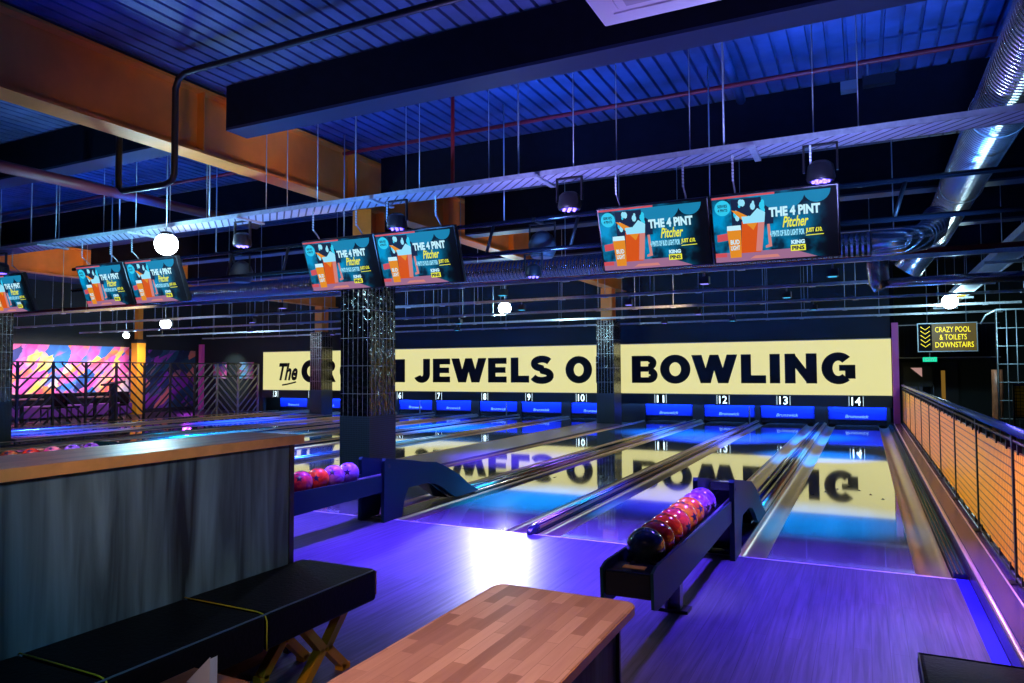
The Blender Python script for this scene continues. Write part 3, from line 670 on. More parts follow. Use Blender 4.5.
S = {'bg': scr_mat(), 'cyan': em('picture_cyan', (.03, .58, .85)), 'dcyan': em('picture_blue', (.01, .22, .42)), 'beer': em('picture_beer', (.66, .09, .01)), 'beerd': em('picture_beer_dark', (.45, .05, .01)), 'beerl': em('picture_pink', (.62, .22, .20)),
     'amber': em('picture_amber', (.75, .26, .02)), 'foam': em('picture_foam', (.30, .75, .95)), 'white': em('picture_white', (.55, .88, 1)), 'yellow': em('picture_yellow', (.85, .85, .05)), 'table': em('picture_table', (.33, .15, .27)), 'red': em('picture_red', (.6, .08, .1)), 'dark': em('picture_dark', (.01, .02, .06))}
def make_tv(label):
    t = thing('television', label, 'television', (0, 0, 0), 0)
    bevel(MB().box((-.50, -.028, -.295), (.50, .03, .295)).build('casing', M['screenframe'], t), .008)
    sc = MB().box((-.485, -.031, -.28), (.485, -.0285, .28)).build('screen', S['bg'], t)
    def F(nm, m, poly, k=0): return screen_face(None, nm, S[m], poly, sc, -.0325-k*.0008)
    F('picture_band', 'red', [(-.485, .262), (.02, .262), (.02, .278), (-.485, .278)])
    F('picture_tabletop', 'table', [(-.485, -.28), (.485-.16, -.28), (.12, -.20), (-.485, -.20)])
    F('picture_pendant', 'dcyan', [(.0+.17*math.cos(a)+.08, .262+.14*math.sin(a)) for a in [PI+PI*k/14 for k in range(15)]], 1)
    F('picture_seat', 'red', [(-.46, -.10), (-.36, -.09), (-.36, -.03), (-.46, -.04)], 1)
    F('picture_bottles', 'dark', [(-.33, .02), (.0, .02), (.0, .25), (-.33, .25)], 0)
    F('picture_pendant', 'dcyan', [(.34+.10*math.cos(PI+PI*k/12), .262+.10*math.sin(PI+PI*k/12)) for k in range(13)], 1)
    rs = random.Random(5)
    for q_ in range(16):
        px_, pz_, pr_ = -.30+.23*rs.random(), .03+.2*rs.random(), .008+.016*rs.random()
        F('picture_splash_drop', 'cyan' if q_ % 3 else 'foam', [(px_+pr_*math.cos(k*PI/4), pz_+pr_*1.5*math.sin(k*PI/4)) for k in range(8)], 1+q_*.02)
    F('picture_table_glow', 'red', [(-.485, -.235), (-.39, -.235), (-.39, -.20), (-.485, -.20)], 1)
    F('picture_table_light', 'beerl', [(-.20, -.262), (.04, -.262), (.02, -.238), (-.16, -.238)], 1)
    F('picture_pitcher', 'beer', [(-.27, -.21), (-.11, -.21), (-.08, .06), (-.25, .06)], 2)
    F('picture_pitcher_edge', 'beerl', [(-.15, -.20), (-.10, -.20), (-.07, .04), (-.12, .04)], 3)
    F('picture_pour', 'amber', [(-.16, -.02), (-.12, .05), (-.28, .15), (-.33, .16)], 4)
    F('picture_foam', 'foam', [(-.24, .04), (-.07, .04), (-.06, .12), (-.12, .16), (-.18, .10), (-.25, .10)], 5)
    F('picture_handle', 'beerl', [(-.07, -.18), (-.02, -.17), (-.03, .02), (-.05, .02), (-.045, -.15), (-.07, -.16)], 3)
    F('picture_glass', 'amber', [(-.36, -.245), (-.27, -.245), (-.26, -.01), (-.375, -.01)], 6)
    F('picture_glass_foam', 'white', [(-.375, -.01), (-.26, -.01), (-.262, .03), (-.372, .03)], 7)
    F('picture_badge', 'cyan', [(-.40+.065*math.cos(k*PI/12), .185+.065*math.sin(k*PI/12)) for k in range(24)], 3)
    T = lambda s_, a, b, c, d, m, nm, k=8, bold=.03, sh=0: text(s_, a, b, c, d, -.0325-k*.0008-.001, S[m], nm, sc, bold, sh)
    T('BUD', -.352, -.278, -.13, -.09, 'white', 'picture_lettering'); T('LIGHT', -.352, -.278, -.18, -.14, 'white', 'picture_lettering')
    T('SERVES', -.44, -.36, .19, .215, 'dark', 'picture_lettering'); T('4 PINTS', -.44, -.36, .155, .18, 'dark', 'picture_lettering')
    T('THE 4 PINT', -.03, .36, .075, .155, 'white', 'headline', bold=.05)
    T('Pitcher', .07, .27, -.02, .07, 'yellow', 'script_headline', 9, .02, .35)
    T('4 PINTS OF BUD LIGHT FOR', -.03, .235, -.09, -.04, 'foam', 'picture_lettering', bold=.05)
    T('JUST £10.', .245, .37, -.085, -.04, 'yellow', 'price_lettering', bold=.04)
    F('price_underline', 'yellow', [(.245, -.103), (.38, -.10), (.38, -.094), (.245, -.097)], 8)
    T('KING', .13, .235, -.165, -.13, 'white', 'picture_lettering', bold=.06)
    F('emblem_box', 'yellow', [(.125, -.222), (.24, -.222), (.24, -.172), (.125, -.172)], 7)
    T('PINS', .135, .23, -.214, -.180, 'dark', 'picture_lettering', 9, bold=.05)
    MB().box((-.12, .03, -.1), (.12, .06, .1)).build('wall_bracket', M['black'], t)
    for s in (-1, 1): MB().tube([(s*.3, .045, -.2), (s*.3, .045, .31), (s*.3, -.02, .42)], .008, 8).build('hanger_arm', M['grey'], t)
    for s in (-1, 1):
        ch = MB()
        for k in range(9): ch.box((s*.3-.008, -.025+k*.0096, .40+k*.0263), (s*.3+.008, -.015+k*.0096, .422+k*.0263))
        ch.build('chain', M['rod'], t)
    t.rotation_euler = (math.radians(20), 0, 0)
    return t
tvs = [(-.65, 'large television at far right of the row, advertising the pitcher, near the silver duct'), (-1.665, 'large television second from right, left neighbour of the rightmost one'), (-4.17, 'television on the right of the middle pair above the tiled column'), (-5.18, 'television on the left of the middle pair'),
       (-8.24, 'small television on the right of the left pair below the bright lamp'), (-9.27, 'small television on the left of the left pair'), (-11.50, 'television cut by the left edge of the picture')]
tv0 = None
for x, lab in tvs:
    if tv0 is None: tv0 = make_tv(lab); o = tv0
    else: o = dup(tv0, label=lab)
    o.location = (x, 6.26, 2.735); o['group'] = 'pitcher advert televisions'

# ------------------------------------------------------------------ overhead rails
def rod(par, x, y, z0, z1, r=.006): return MB().tube([(x, y, z0), (x, y, z1)], r, 6).build('hanger_rod', M['rod'], par)
t = thing('cable_tray', 'long slotted metal tray across the hall carrying the televisions', 'cable tray', (0, 6.12, 3.33))
MB().box((-13.5, -.15, 0), (3.2, .15, .012)).build('slotted_bottom', M['traystripe'], t)
for s in (-1, 1): MB().box((-13.5, s*.15-.006, 0), (3.2, s*.15+.006, .045)).build('tray_side', M['galv'], t)
for k in [j for j in range(34) if j not in (27, 28, 29)]: rod(t, -13+k*.5+(.17 if k % 2 else 0), .12*(1 if k % 3 else -1), .02, 1.38, .009 if k % 4 == 0 else .005)
for k in range(8): MB().box((-12.2+k*1.9, -.22, -.02), (-12.15+k*1.9, .22, .0)).build('cross_bracket', M['galv'], t)
rails = [(10.2, 'first'), (12.8, 'second'), (15.6, 'third'), (18.2, 'fourth'), (20.75, 'fifth and farthest')]
for i, (y, w) in enumerate(rails):
    t = thing('strut_rail', 'thin pale metal rail hung across the hall, %s back from the televisions' % w, 'rail', (0, y, 2.93))
    x0 = -24.5; x1 = 4.6 if i < 3 else 3
    MB().box((x0, -.025, -.01), (x1, .025, .04)).build('channel', M['galv'], t)
    for k in range(26):
        x = x0+.6+k*1.12+.25*((i*7+k*3) % 4); z = 1.82
        if x < x1 and abs(x+6.65) > .4 and abs(x+17.85) > .4 and abs(x-1.05) > .35 and abs(x-1.9) > .3:
            rod(t, x, .0, .035, 1.81, .007 if k % 3 == 0 else .005); MB().box((x-.05, -.05, -.02), (x+.05, .05, .0)).build('rail_clip', M['galv'], t)
# blue unistrut + reddish pipe under duct
tag(MB().tube([(-22, 10.55, 3.06), (4.5, 10.55, 3.06)], .035, 10).build('sprinkler_pipe', M['red']), 'dull red pipe running across the hall just above the first thin rail', 'pipe')
# truss
t = thing('lighting_truss', 'black two-tube lighting truss hung behind the televisions', 'truss', (0, 7.5, 2.93))
for z in (0, .36): MB().tube([(-12.0, 0, z), (1.6, 0, z)], .028, 10).build('truss_tube', M['blackgloss'], t)
for k in range(13): x = -11.6+k*1.08; MB().tube([(x, 0, .01), (x+.10, 0, .35)], .02, 8).build('truss_brace', M['black'], t)
for k in range(5): rod(t, -11+k*2.4, 0, .38, 1.78, .008)
# ducts
t = thing('spiral_duct', 'ribbed silver spiral duct crossing the hall behind the televisions', 'duct', (0, 9.15, 2.98))
pts = [(-11.9, 0, 0), (.1, 0, 0)]
MB().tube([(-11.9+k*.5, 0, 0) for k in range(25)], .14, 24).build('duct_run', M['ductx'], t)
MB().tube([(-11.9, 0, 0), (-12.3, -.03, 0), (-12.6, -.15, .05), (-12.8, -.4, .15), (-12.9, -.7, .28)], .15, 20).build('duct_elbow', M['ducty'], t)
MB().tube([(.1, 0, 0), (.4, .02, -.0), (.62, .12, .05), (.75, .35, .18), (.8, .6, .35)], .15, 20).build('duct_elbow', M['ducty'], t)
t = thing('large_duct', 'large ribbed silver duct running toward the far wall at right', 'duct', (1.05, 0, 3.66))
MB().tube([(-.0, 3.2+k*.5, 0) for k in range(20)], .215, 28).build('duct_run', M['ducty'], t)
MB().tube([(0, 12.7, 0), (-.02, 12.95, -.03), (-.1, 13.2, -.12), (-.25, 13.4, -.3), (-.4, 13.45, -.5)], .22, 24).build('duct_elbow', M['silver'], t)
for yy in (4.4, 7.0, 9.6): MB().lathe([(.222, -.02), (.226, 0), (.222, .02)], (0, yy, 0), 28, 1).build('duct_clamp', M['galv'], t)
t = thing('drop_duct', 'short silver duct dropping down beside lane 14, below the big duct', 'duct', (.2, 11.6, 2.9))
MB().tube([(0, 0, .5), (0, 0, .1), (.02, 0, -.1), (.06, 0, -.2)], [.15, .15, .14, .12], 20).build('duct_run', M['silver'], t)
MB().tube([(.1, 0, -.12), (2.5, 0, -.12)], .07, 12).build('branch_pipe', M['silver'], t)
# blue tray at right
t = thing('cable_ladder', 'wide blue-lit cable ladder at right running toward the far wall', 'cable tray', (1.85, 0, 3.12))
MB().box((-.17, 6.5, 0), (.17, 24, .02)).build('tray_floor', M['galv'], t)
for s in (-1, 1): MB().box((s*.17-.01, 6.5, -.01), (s*.17+.01, 24, .09)).build('tray_side', M['galv'], t)
for k in range(8): rod(t, .16, 7+k*2.2, .09, 1.6)
for k in range(5): MB().box((-.24, 9.5+k*2.9, -.05), (.3, 9.56+k*2.9, -.01)).build('cross_bracket', M['galv'], t)
MB().box((-.15, 17.9, -.02), (.12, 18.7, -.001)).box((-.15, 20.6, -.02), (.12, 21.3, -.001)).build('warning_sticker', M['yellow'], t, 'yellow sticker')
# black & red pipes
pb = MB().tube([(3.5, 4.8, 4.5), (-5.95, 4.8, 4.5), (-6.06, 4.8, 4.45), (-6.1, 4.8, 4.36), (-6.1, 4.8, 3.50), (-6.13, 4.8, 3.44), (-6.22, 4.8, 3.41), (-6.88, 4.8, 3.42), (-6.94, 4.8, 3.47), (-6.95, 4.8, 3.6), (-6.95, 4.8, 4.69)], .032, 12).build('black_pipe', M['black'])
tag(pb, 'black pipe running across the ceiling then dropping past the orange beam', 'pipe')
tag(MB().tube([(-8.86, 2.5, 3.9), (-8.72, 8.4, 3.9)], .07, 14).build('sprinkler_pipe', mat('maroon_pipe', (.10, .012, .03), .5)), 'thick dark red pipe sloping below the left of the orange beam', 'pipe')
tag(MB().tube([(-3.8, 6.32, 4.70), (-3.8, 6.32, 3.42)], .02, 10).build('sprinkler_pipe', M['red']), 'upright red pipe dropping to the slotted tray above the middle screens', 'pipe')
tag(MB().tube([(-6.3, 7.6, 4.5), (5, 7.6, 4.5)], .025, 10).build('sprinkler_pipe', M['red']), 'thin red pipe crossing the blue decking at right', 'pipe')
tag(MB().tube([(-16, 7.6, 4.5), (-6.9, 7.6, 4.5)], .025, 10).build('sprinkler_pipe', M['red']), 'thin red pipe crossing the decking at left of the orange beam', 'pipe')
tag(MB().tube([(-1.15, 6.3, 4.62), (-1.2, 8.4, 4.62)], .05, 14).build('conduit', M['deck']), 'blue-lit conduit fixed along the decking above the right screens', 'pipe')
# air conditioning cassette
t = thing('ceiling_cassette', 'white square air conditioning unit hanging at the top of the picture', 'air conditioner', (-1.14, 4.34, 4.0))
bevel(MB().box((-.48, -.48, 0), (.48, .48, .04)).build('face_panel', M['white'], t), .012)
MB().box((-.42, -.42, .04), (.42, .42, .26)).build('body', M['grey'], t)
MB().box((-.25, -.25, -.006), (.25, .25, -.0005)).build('grille', mat('cassette_grille', (.45, .42, .5), .5), t)
for a, b, c, d in ((-.36, -.36, .36, -.31), (-.36, .31, .36, .36), (-.36, -.28, -.31, .28), (.31, -.28, .36, .28)): MB().box((a, b, -.012), (c, d, -.0006)).build('louvre', M['white'], t)
for sx in (-1, 1):
    for sy in (-1, 1): MB().tube([(sx*.40, sy*.40, .04), (sx*.40, sy*.40, .71)], .006, 6).build('hanger_rod', M['rod'], t)
# projector-like box and cables on ceiling at right
t = thing('ceiling_speaker_box', 'small pale box and dark bracket fixed under the decking at right', 'equipment box', (.0, 8.2, 4.45))
MB().box((-.16, -.06, 0), (.0, .06, .1)).build('box', M['grey'], t)
MB().box((.05, -.05, .02), (.35, .05, .12)).build('bracket', M['black'], t)
MB().tube([(.1, 0, .1), (.1, 0, .26)], .01, 6).build('hanger_rod', M['rod'], t)

# ------------------------------------------------------------------ lamps
def led_head(x, y, z, label, par=None, s=1.0):
    t = thing('led_fixture', label, 'light', (x, y, z), 0, 'violet LED heads on the tray')
    bevel(MB().lathe([(.0, .16*s), (.06*s, .16*s), (.095*s, .13*s), (.11*s, .03*s), (.10*s, 0), (.085*s, -.0)], n=20).build('housing', M['black'], t), .002)
    MB().box((-.13*s, -.015, .08*s), (-.115*s, .015, .3*s)).box((.115*s, -.015, .08*s), (.13*s, .015, .3*s)).box((-.13*s, -.015, .29*s), (.13*s, .015, .305*s)).build('yoke', M['black'], t)
    l = MB().lathe([(0, .008), (.085*s, .008)], n=20).build('lens_plate', M['lensplate'], t)
    le = MB()
    for a in [0]+[k*PI/3 for k in range(6)]:
        rr = 0 if a == 0 and len(le.v) == 0 else .055*s
        le.sphere((rr*math.cos(a), rr*math.sin(a), .002), .016*s, 10, 6)
    le.build('led_lenses', M['lens'], t)
    return t
for x, w in ((-2.35, 'just left of the right pair of televisions'), (-4.234, 'above the middle pair of televisions'), (-.27, 'above the rightmost television'), (-6.39, 'left of the middle pair of televisions'), (-11.18, 'above the television at the left edge')):
    led_head(x*1.03, 6.12, 3.022, 'violet LED head under the tray, '+w)
led_head(-3.42, 7.5, 2.62, 'black LED head with pale blue lenses below the round hanging speaker', s=.9)
def pod(x, y, z, label):
    t = thing('hanging_speaker', label, 'speaker', (x, y, z))
    MB().lathe([(.0, .17), (.05, .17), (.12, .12), (.165, .02), (.16, -.08), (.13, -.14), (.0, -.15)], n=24).build('shell', M['pod'], t)
    MB().lathe([(0, -.155), (.12, -.148)], n=24).build('grille', M['grey'], t)
    MB().box((-.17, -.01, .0), (-.155, .01, .26)).box((.155, -.01, .0), (.17, .01, .26)).box((-.17, -.01, .25), (.17, .01, .27)).box((-.02, -.24, .25), (.02, -.01, .29)).build('yoke', M['black'], t)
pod(-3.40, 7.71, 3.02, 'round dark speaker hanging right of the middle pair of televisions')
pod(-8.30, 7.71, 3.02, 'round dark speaker hanging right of the left pair of televisions')
def flood(x, y, z, r, p, label, hang=True, col=(.5, .88, 1)):
    t = thing('flood_lamp', label, 'lamp', (x, y, z))
    MB().lathe([(0, .12), (r*.45, .12), (r*.6, .09), (r*.6, .04), (r*.5, .0)], n=20).build('housing', M['black'], t)
    MB().sphere((0, 0, -.03), r, 24, 14, (1, 1, 1), -1, .8).build('glowing_bulb', M['lenswhite'], t)  # bulb oversized, so the lamp's glare is put into its shape
    if hang: MB().tube([(0, 0, .12), (0, 0, 4.71-z)], .007, 6).build('hanger_rod', M['rod'], t)
    light('POINT', 'flood_light', (x+.05, y-.25, z-.24), col, p, radius=.08)
flood(-7.62, 5.9, 3.13, .135, 90, 'glaring white lamp beside the left pair of televisions', col=(.4, .85, 1))
flood(-20.9, 16.2, 3.2, .17, 45, 'white lamp glowing high up at left, above the lounge')
flood(-8.1, 16.0, 3.15, .16, 110, 'white lamp glowing above the middle of the cream sign')
flood(1.64, 17.5, 2.985, .15, 90, 'glaring white lamp above the yellow downstairs sign', False)
flood(-22.6, 16.0, 2.85, .10, 25, 'small white lamp above the pink mural')
light('SPOT', 'flood_beam', (-8.0, 15.7, 3.0), (.85, .88, 1), 1900, (-3.75, 5.8, 0), angle=14, blend=1, radius=.3)
# small spot fixtures on the rails
si = 0
for (y, zz, xs) in ((10.2, 2.93, (-9.9, -5.2, -2.0, -.35)), (12.8, 2.93, (-13.4, -6.1, -3.9, -1.15)), (15.6, 2.93, (-16.4, -9.2, -3.2, -.9)), (18.2, 2.93, (-15.5, -10.8, -4.6, -2.9))):
    for x in xs:
        ln = min(LC, key=lambda k: abs(LC[k]-x)); rw = dict((a, b) for a, b in rails)[y]
        t = thing('small_spotlight', 'small dark spotlight on the %s thin rail, roughly over lane %d%s' % (rw.split()[0], ln, ''), 'light', (x, y, zz-.18), 0, 'small spotlights on the thin rails')
        MB().box((-.07, -.06, 0), (.07, .06, .10)).build('housing', M['black'], t)
        MB().tube([(0, 0, .10), (0, 0, .169)], .012, 8).build('stem', M['grey'], t)
        MB().box((-.05, -.05, -.006), (.05, .05, -.0005)).build('lens', em('spot_lens_%d' % si, ((.05, .45, .7) if si % 2 else (.3, .25, 1)), 1.3), t); si += 1

# ------------------------------------------------------------------ left lounge: fence, mural, furniture
mural = thing('wall_mural', 'large abstract mural of pink, orange and blue brush patches on left wall', 'mural', (-25.1, 0, 0))
stops = [(.28, (.02, .05, .22)), (.36, (.02, .25, .75)), (.42, (.75, .08, .45)), (.48, (.95, .22, .55)), (.53, (.9, .10, .16)), (.57, (.95, .38, .05)), (.61, (.85, .15, .60)), (.66, (.95, .75, .08)), (.72, (.9, .8, .85)), (.78, (.1, .5, .75))]
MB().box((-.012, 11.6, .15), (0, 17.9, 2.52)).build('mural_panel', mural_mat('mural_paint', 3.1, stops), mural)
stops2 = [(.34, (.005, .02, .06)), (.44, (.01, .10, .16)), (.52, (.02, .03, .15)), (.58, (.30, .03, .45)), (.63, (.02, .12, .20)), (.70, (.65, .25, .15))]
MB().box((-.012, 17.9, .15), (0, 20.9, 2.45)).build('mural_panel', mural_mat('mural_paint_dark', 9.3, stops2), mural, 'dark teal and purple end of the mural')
for k, x in enumerate((-23.9, -22.4)):
    t = thing('framed_poster', ('left' if k == 0 else 'right')+' one of two small colourful posters behind the chevron fence', 'poster', (x, 21.14, 1.62))
    MB().box((-.42, -.02, -.36), (.42, 0, .36)).build('frame', M['black'], t)
    MB().box((-.39, -.024, -.33), (.39, -.0205, .33)).build('picture', mural_mat('poster_paint_%d' % k, 5+k*3, [(.35, (.02, .05, .2)), (.45, (.5, .03, .15)), (.52, (.05, .5, .7)), (.6, (.85, .1, .35)), (.7, (.4, .8, .9))]), t)
light('SPOT', 'poster_fill', (-22.9, 19.3, 2.6), WHITE, 170, (-23.1, 21.1, 1.5), angle=50)  # fill spot added to brighten the two posters
fence = thing('chevron_fence', 'long black metal fence of chevron bars beside the farthest left lane', 'fence', (-21.64, 0, 0))
FT = 1.87
for k in range(11):
    y = 11.0+k
    MB().box((-.03, y-.03, -.0), (.03, y+.03, FT)).build('post', M['black'] if k < 8 else M['grey'], fence)  # farthest posts grey: light on the black metal put into the colour
for z in (FT, .98+.42): MB().box((-.02, 11.0, z-.02), (.02, 21.0, z+.02)).build('rail', M['black'], fence)
for k in range(10):
    y = 11.0+k; q = MB(); upw = (k % 2 == 1)   # rising to the far side
    for j in range(-4, 10):
        z0 = -1.0+j*.30
        a, b = (0, z0), (.97, z0+.97)
        # clip to panel
        pts = []
        s0 = max(0, (0.03-z0)/1); s1 = min(.97, (FT-.03-z0))
        if s1-s0 < .08: continue
        ya, yb = (y+.015+s0, y+.015+s1) if upw else (y+.985-s0, y+.985-s1)
        q.bar((0, ya, z0+s0), (0, yb, z0+s1), .02, .05)
    q.build('chevron_panel', M['black'] if k < 7 else M['grey'], fence)  # last panels grey: the lit look of black bars is in the colour
# lounge furniture silhouettes
def lounge_table(x, y, label):
    t = thing('lounge_table', label, 'table', (x, y, 0))
    bevel(MB().box((-.35, -.45, .72), (.35, .45, .76)).build('table_top', M['countertop'], t), .008)
    MB().box((-.04, -.04, .02), (.04, .04, .72)).build('pedestal', M['black'], t)
    MB().box((-.22, -.22, 0), (.22, .22, .02)).build('base', M['black'], t)
def chair(x, y, rz, label):
    t = thing('lounge_chair', label, 'chair', (x, y, 0), rz, 'dark chairs behind the chevron fence')
    bevel(MB().box((-.22, -.22, .42), (.22, .22, .48)).build('seat', M['leather'], t), .02)
    bevel(MB().box((-.22, .18, .48), (.22, .23, .90)).build('backrest', M['leather'], t), .02)
    for sx in (-.18, .18):
        for sy in (-.18, .18): MB().box((sx-.015, sy-.015, 0), (sx+.015, sy+.015, .42)).build('leg', M['black'], t)
for k, (x, y, w) in enumerate(((-23.0, 12.9, 'near the left end of the mural'), (-23.0, 15.2, 'in front of the middle of the mural'))):
    lounge_table(x, y, 'wooden lounge table '+w)
    chair(x, y-.85, PI, 'dark chair before the lounge table '+w); chair(x, y+.85, 0, 'dark chair beyond the lounge table '+w)
t = thing('lounge_bench', 'long low purple-lit bench along the mural wall', 'bench', (-24.6, 14.9, 0))
bevel(MB().box((-.3, -2.6, .05), (.3, 2.6, .45)).build('seat', mat('bench_purple', (.16, .04, .30), .4), t), .03)
bevel(MB().box((-.46, -2.6, .05), (-.32, 2.6, .85)).build('backrest', M['leather'], t), .03)
t = thing('menu_stand', 'black pedestal stand with tilted top behind the chevron fence', 'stand', (-22.3, 15.35, 0))
MB().box((-.06, -.1, .03), (.06, .1, 1.15)).build('post', M['black'], t)
MB().prism([(-.3, 1.12), (.3, 1.22), (.3, 1.28), (-.3, 1.18)], 0, -.2, .2).build('tilted_top', M['black'], t)
MB().box((-.2, -.25, 0), (.2, .25, .03)).build('base', M['black'], t)

# ------------------------------------------------------------------ counter, bench, tables
t = thing('service_counter', 'long counter with wooden top and dark grey wood panel at left', 'counter', (-2.845, .05, 0))
bevel(MB().box((-.43, -.6, 1.130), (.03, 3.02, 1.180)).build('counter_top', M['countertop'], t), .006)
MB().box((.0305, -.6, 1.132), (.036, 3.02, 1.178)).build('edge_band', M['edgewood'], t)
MB().box((-.40, -.55, .30), (-.012, 2.94, 1.129)).build('body', M['black'], t)
MB().box((-.012, -.55, .10), (.0, 2.94, 1.129)).build('front_panel', M['cladding'], t)
MB().box((-.03, 2.94, 0), (.006, 2.975, 1.129)).build('corner_trim', M['black'], t)
MB().box((-.38, -.5, 0), (-.03, 2.90, .30)).build('plinth', M['brownwood'], t)
t = thing('bench_seat', 'long black padded bench with yellow seams in front of the counter', 'bench', (-2.58, 0, 0))
for k, (a, b) in enumerate(((-.5, .83), (.835, 1.597), (1.603, 2.315), (2.321, 3.09))):
    o = MB().box((-.255, a, .33), (.255, b, .49)).build('cushion', M['leather'], t); bevel(o, .018, 3)
for y in (.832, 1.6, 2.318):
    MB().tube([(-.25, y, .492), (.20, y, .492), (.245, y, .485), (.258, y, .46), (.258, y, .335)], .003, 8).build('seam_piping', M['seam'], t, 'yellow piping')
MB().tube([(.245, -.5, .486), (.245, 3.07, .486), (.23, 3.085, .486), (-.2, 3.085, .486)], .0045, 8).build('edge_piping', M['greypipe'], t)
MB().tube([(.25, 3.087, .48), (.25, 3.087, .36)], .005, 8).build('edge_piping', M['edgewood'], t, 'pale corner piping')
MB().box((-.22, -.45, .31), (.16, 2.98, .329)).build('underframe', M['black'], t)
for y in (.5, 2.82):
    for s in (-1, 1):
        # X-shaped legs, each half bent at the middle
        pts = [(y+s*.15, .305), (y+s*.015, .155), (y+s*.15, .02)]
        for xx in (.13, -.13):
            lg = MB()
            for p, q in zip(pts, pts[1:]): lg.bar((xx, p[0], p[1]), (xx, q[0], q[1]), .05, .042)
            lg.box((xx-.025, y+s*.15-.03, .0), (xx+.025, y+s*.15+.03, .03)); lg.build('leg', M['yellow'], t, 'yellow leg half')
t = thing('bar_table', 'butcher-block topped table in the foreground', 'table', (-.97, 0, 0))
pl = []
def rc(x0, x1, y0, y1, r):
    p = []
    for cx, cy, a0 in ((x1-r, y1-r, 0), (x0+r, y1-r, 90), (x0+r, y0+r, 180), (x1-r, y0+r, 270)):
        for k in range(7): a = math.radians(a0+15*k); p.append((cx+r*math.cos(a), cy+r*math.sin(a)))
    return p
bevel(MB().prism(rc(-.265, .265, .45, 2.375, .045), 2, .712, .745).build('table_top', M['tabletop'], t), .004)
MB().prism(rc(-.2668, .2668, .448, 2.3768, .046), 2, .714, .741).build('edge_band', M['edgewood'], t)
MB().box((-.22, .55, .06), (.222, 2.27, .711)).build('body', M['cladding'], t)
for x in (-.232, .224):
    for y in (.545, 2.262): MB().box((x, y, 0), (x+.012, y+.014, .711)).build('corner_trim', M['black'], t)
MB().box((-.2, .6, 0), (.2, 2.22, .06)).build('plinth', M['black'], t)
t = thing('bench_seat', 'black padded seat corner at the bottom right of the picture', 'bench', (.36, 0, 0))
bevel(MB().box((-.20, 2.2, .33), (.26, 3.28, .41)).build('cushion', M['leather'], t), .02, 3)
MB().tube([(-.195, 2.2, .408), (-.195, 3.275, .408), (.25, 3.275, .408)], .004, 8).build('edge_piping', M['greypipe'], t)
MB().box((-.15, 2.3, 0), (.2, 3.15, .33)).build('base', M['black'], t)
t = thing('low_stool', 'low brown wooden stool under the white folded card', 'stool', (-2.10, 1.78, 0))
MB().box((-.14, -.14, .415), (.14, .10, .44)).build('seat', M['brownwood'], t)
for sx in (-.12, .09):
    for sy in (-.12, .06): MB().box((sx, sy, 0), (sx+.03, sy+.03, .415)).build('leg', M['brownwood'], t)
t = thing('folded_card', 'white folded menu card standing at the bottom left', 'menu card', (-2.10, 1.78, .441))
MB().prism([(-.06, 0), (.055, 0), (.055, .105)], 1, .0, .002).build('card_panel', M['card'], t)
MB().prism([(-.05, 0), (.055, 0), (.055, .10)], 1, .03, .032).build('card_panel', M['card'], t)
MB().box((.053, .002, .0), (.055, .03, .098)).build('card_fold', M['card'], t)

# ------------------------------------------------------------------ right side: curb and railing
t = thing('curb_ledge', 'purple-lit low ledge along the right of lane 14', 'ledge', (.645, 0, 0))
MB().prism([(0, 0), (0, .10), (.012, .125), (.03, .132), (.34, .132), (.34, 0)][::-1], 1, -.5, 20.95).build('ledge_body', M['curb'], t)
MB().tube([(.012, -.5, .124), (.012, 20.95, .124)], .014, 10).build('nosing', M['curbedge'], t)
MB().tube([(.16, -.5, .137), (.16, 20.95, .137)], .006, 8).build('top_strip', M['curbedge'], t)
t = thing('gutter_guard', 'dark grooved rail between the right gutter of lane 14 and the ledge', 'guard rail', (.592, YF, 0))
MB().box((-.045, .04, -.09), (.045, 15.8, .03)).build('guard_body', M['cap'], t)
for xx in (-.03, 0, .03): MB().tube([(xx, .05, .032), (xx, 15.8, .032)], .009, 8).build('guard_ridge', M['steelblue'], t)
t = thing('mesh_railing', 'railing with yellow mesh panels and dark posts along the right side', 'railing', (.86, 0, 0))
py = [5.66+1.7*k for k in range(-2, 10)]
MB().tube([(0, 2.0, 1.125), (0, 20.9, 1.125)], .032, 14).build('handrail', M['rail_blue'], t)
MB().tube([(.0, 2.0, 1.055), (.0, 20.9, 1.055)], .012, 8).build('upper_rail', M['black'], t)
MB().tube([(.0, 2.0, .165), (.0, 20.9, .165)], .012, 8).build('lower_rail', M['black'], t)
for y in py:
    p = MB().box((-.012, y-.022, .135), (.012, y+.022, 1.10)).build('post', M['black'], t)
    MB().box((-.05, y-.05, .1325), (.05, y+.05, .142)).build('foot_plate', M['black'], p)
for a, b in zip(py, py[1:]):
    o = MB().box((-.004, a+.05, .21), (.004, b-.05, 1.0)).build('mesh_panel', M['meshpanel'], t)
    for f_ in (.12, .37, .63, .88):
        y = a+(b-a)*f_
        MB().box((-.012, y-.015, .985), (.012, y+.015, 1.05)).build('panel_clip', M['black'], o); MB().box((-.012, y-.015, .17), (.012, y+.015, .225)).build('panel_clip', M['black'], o)

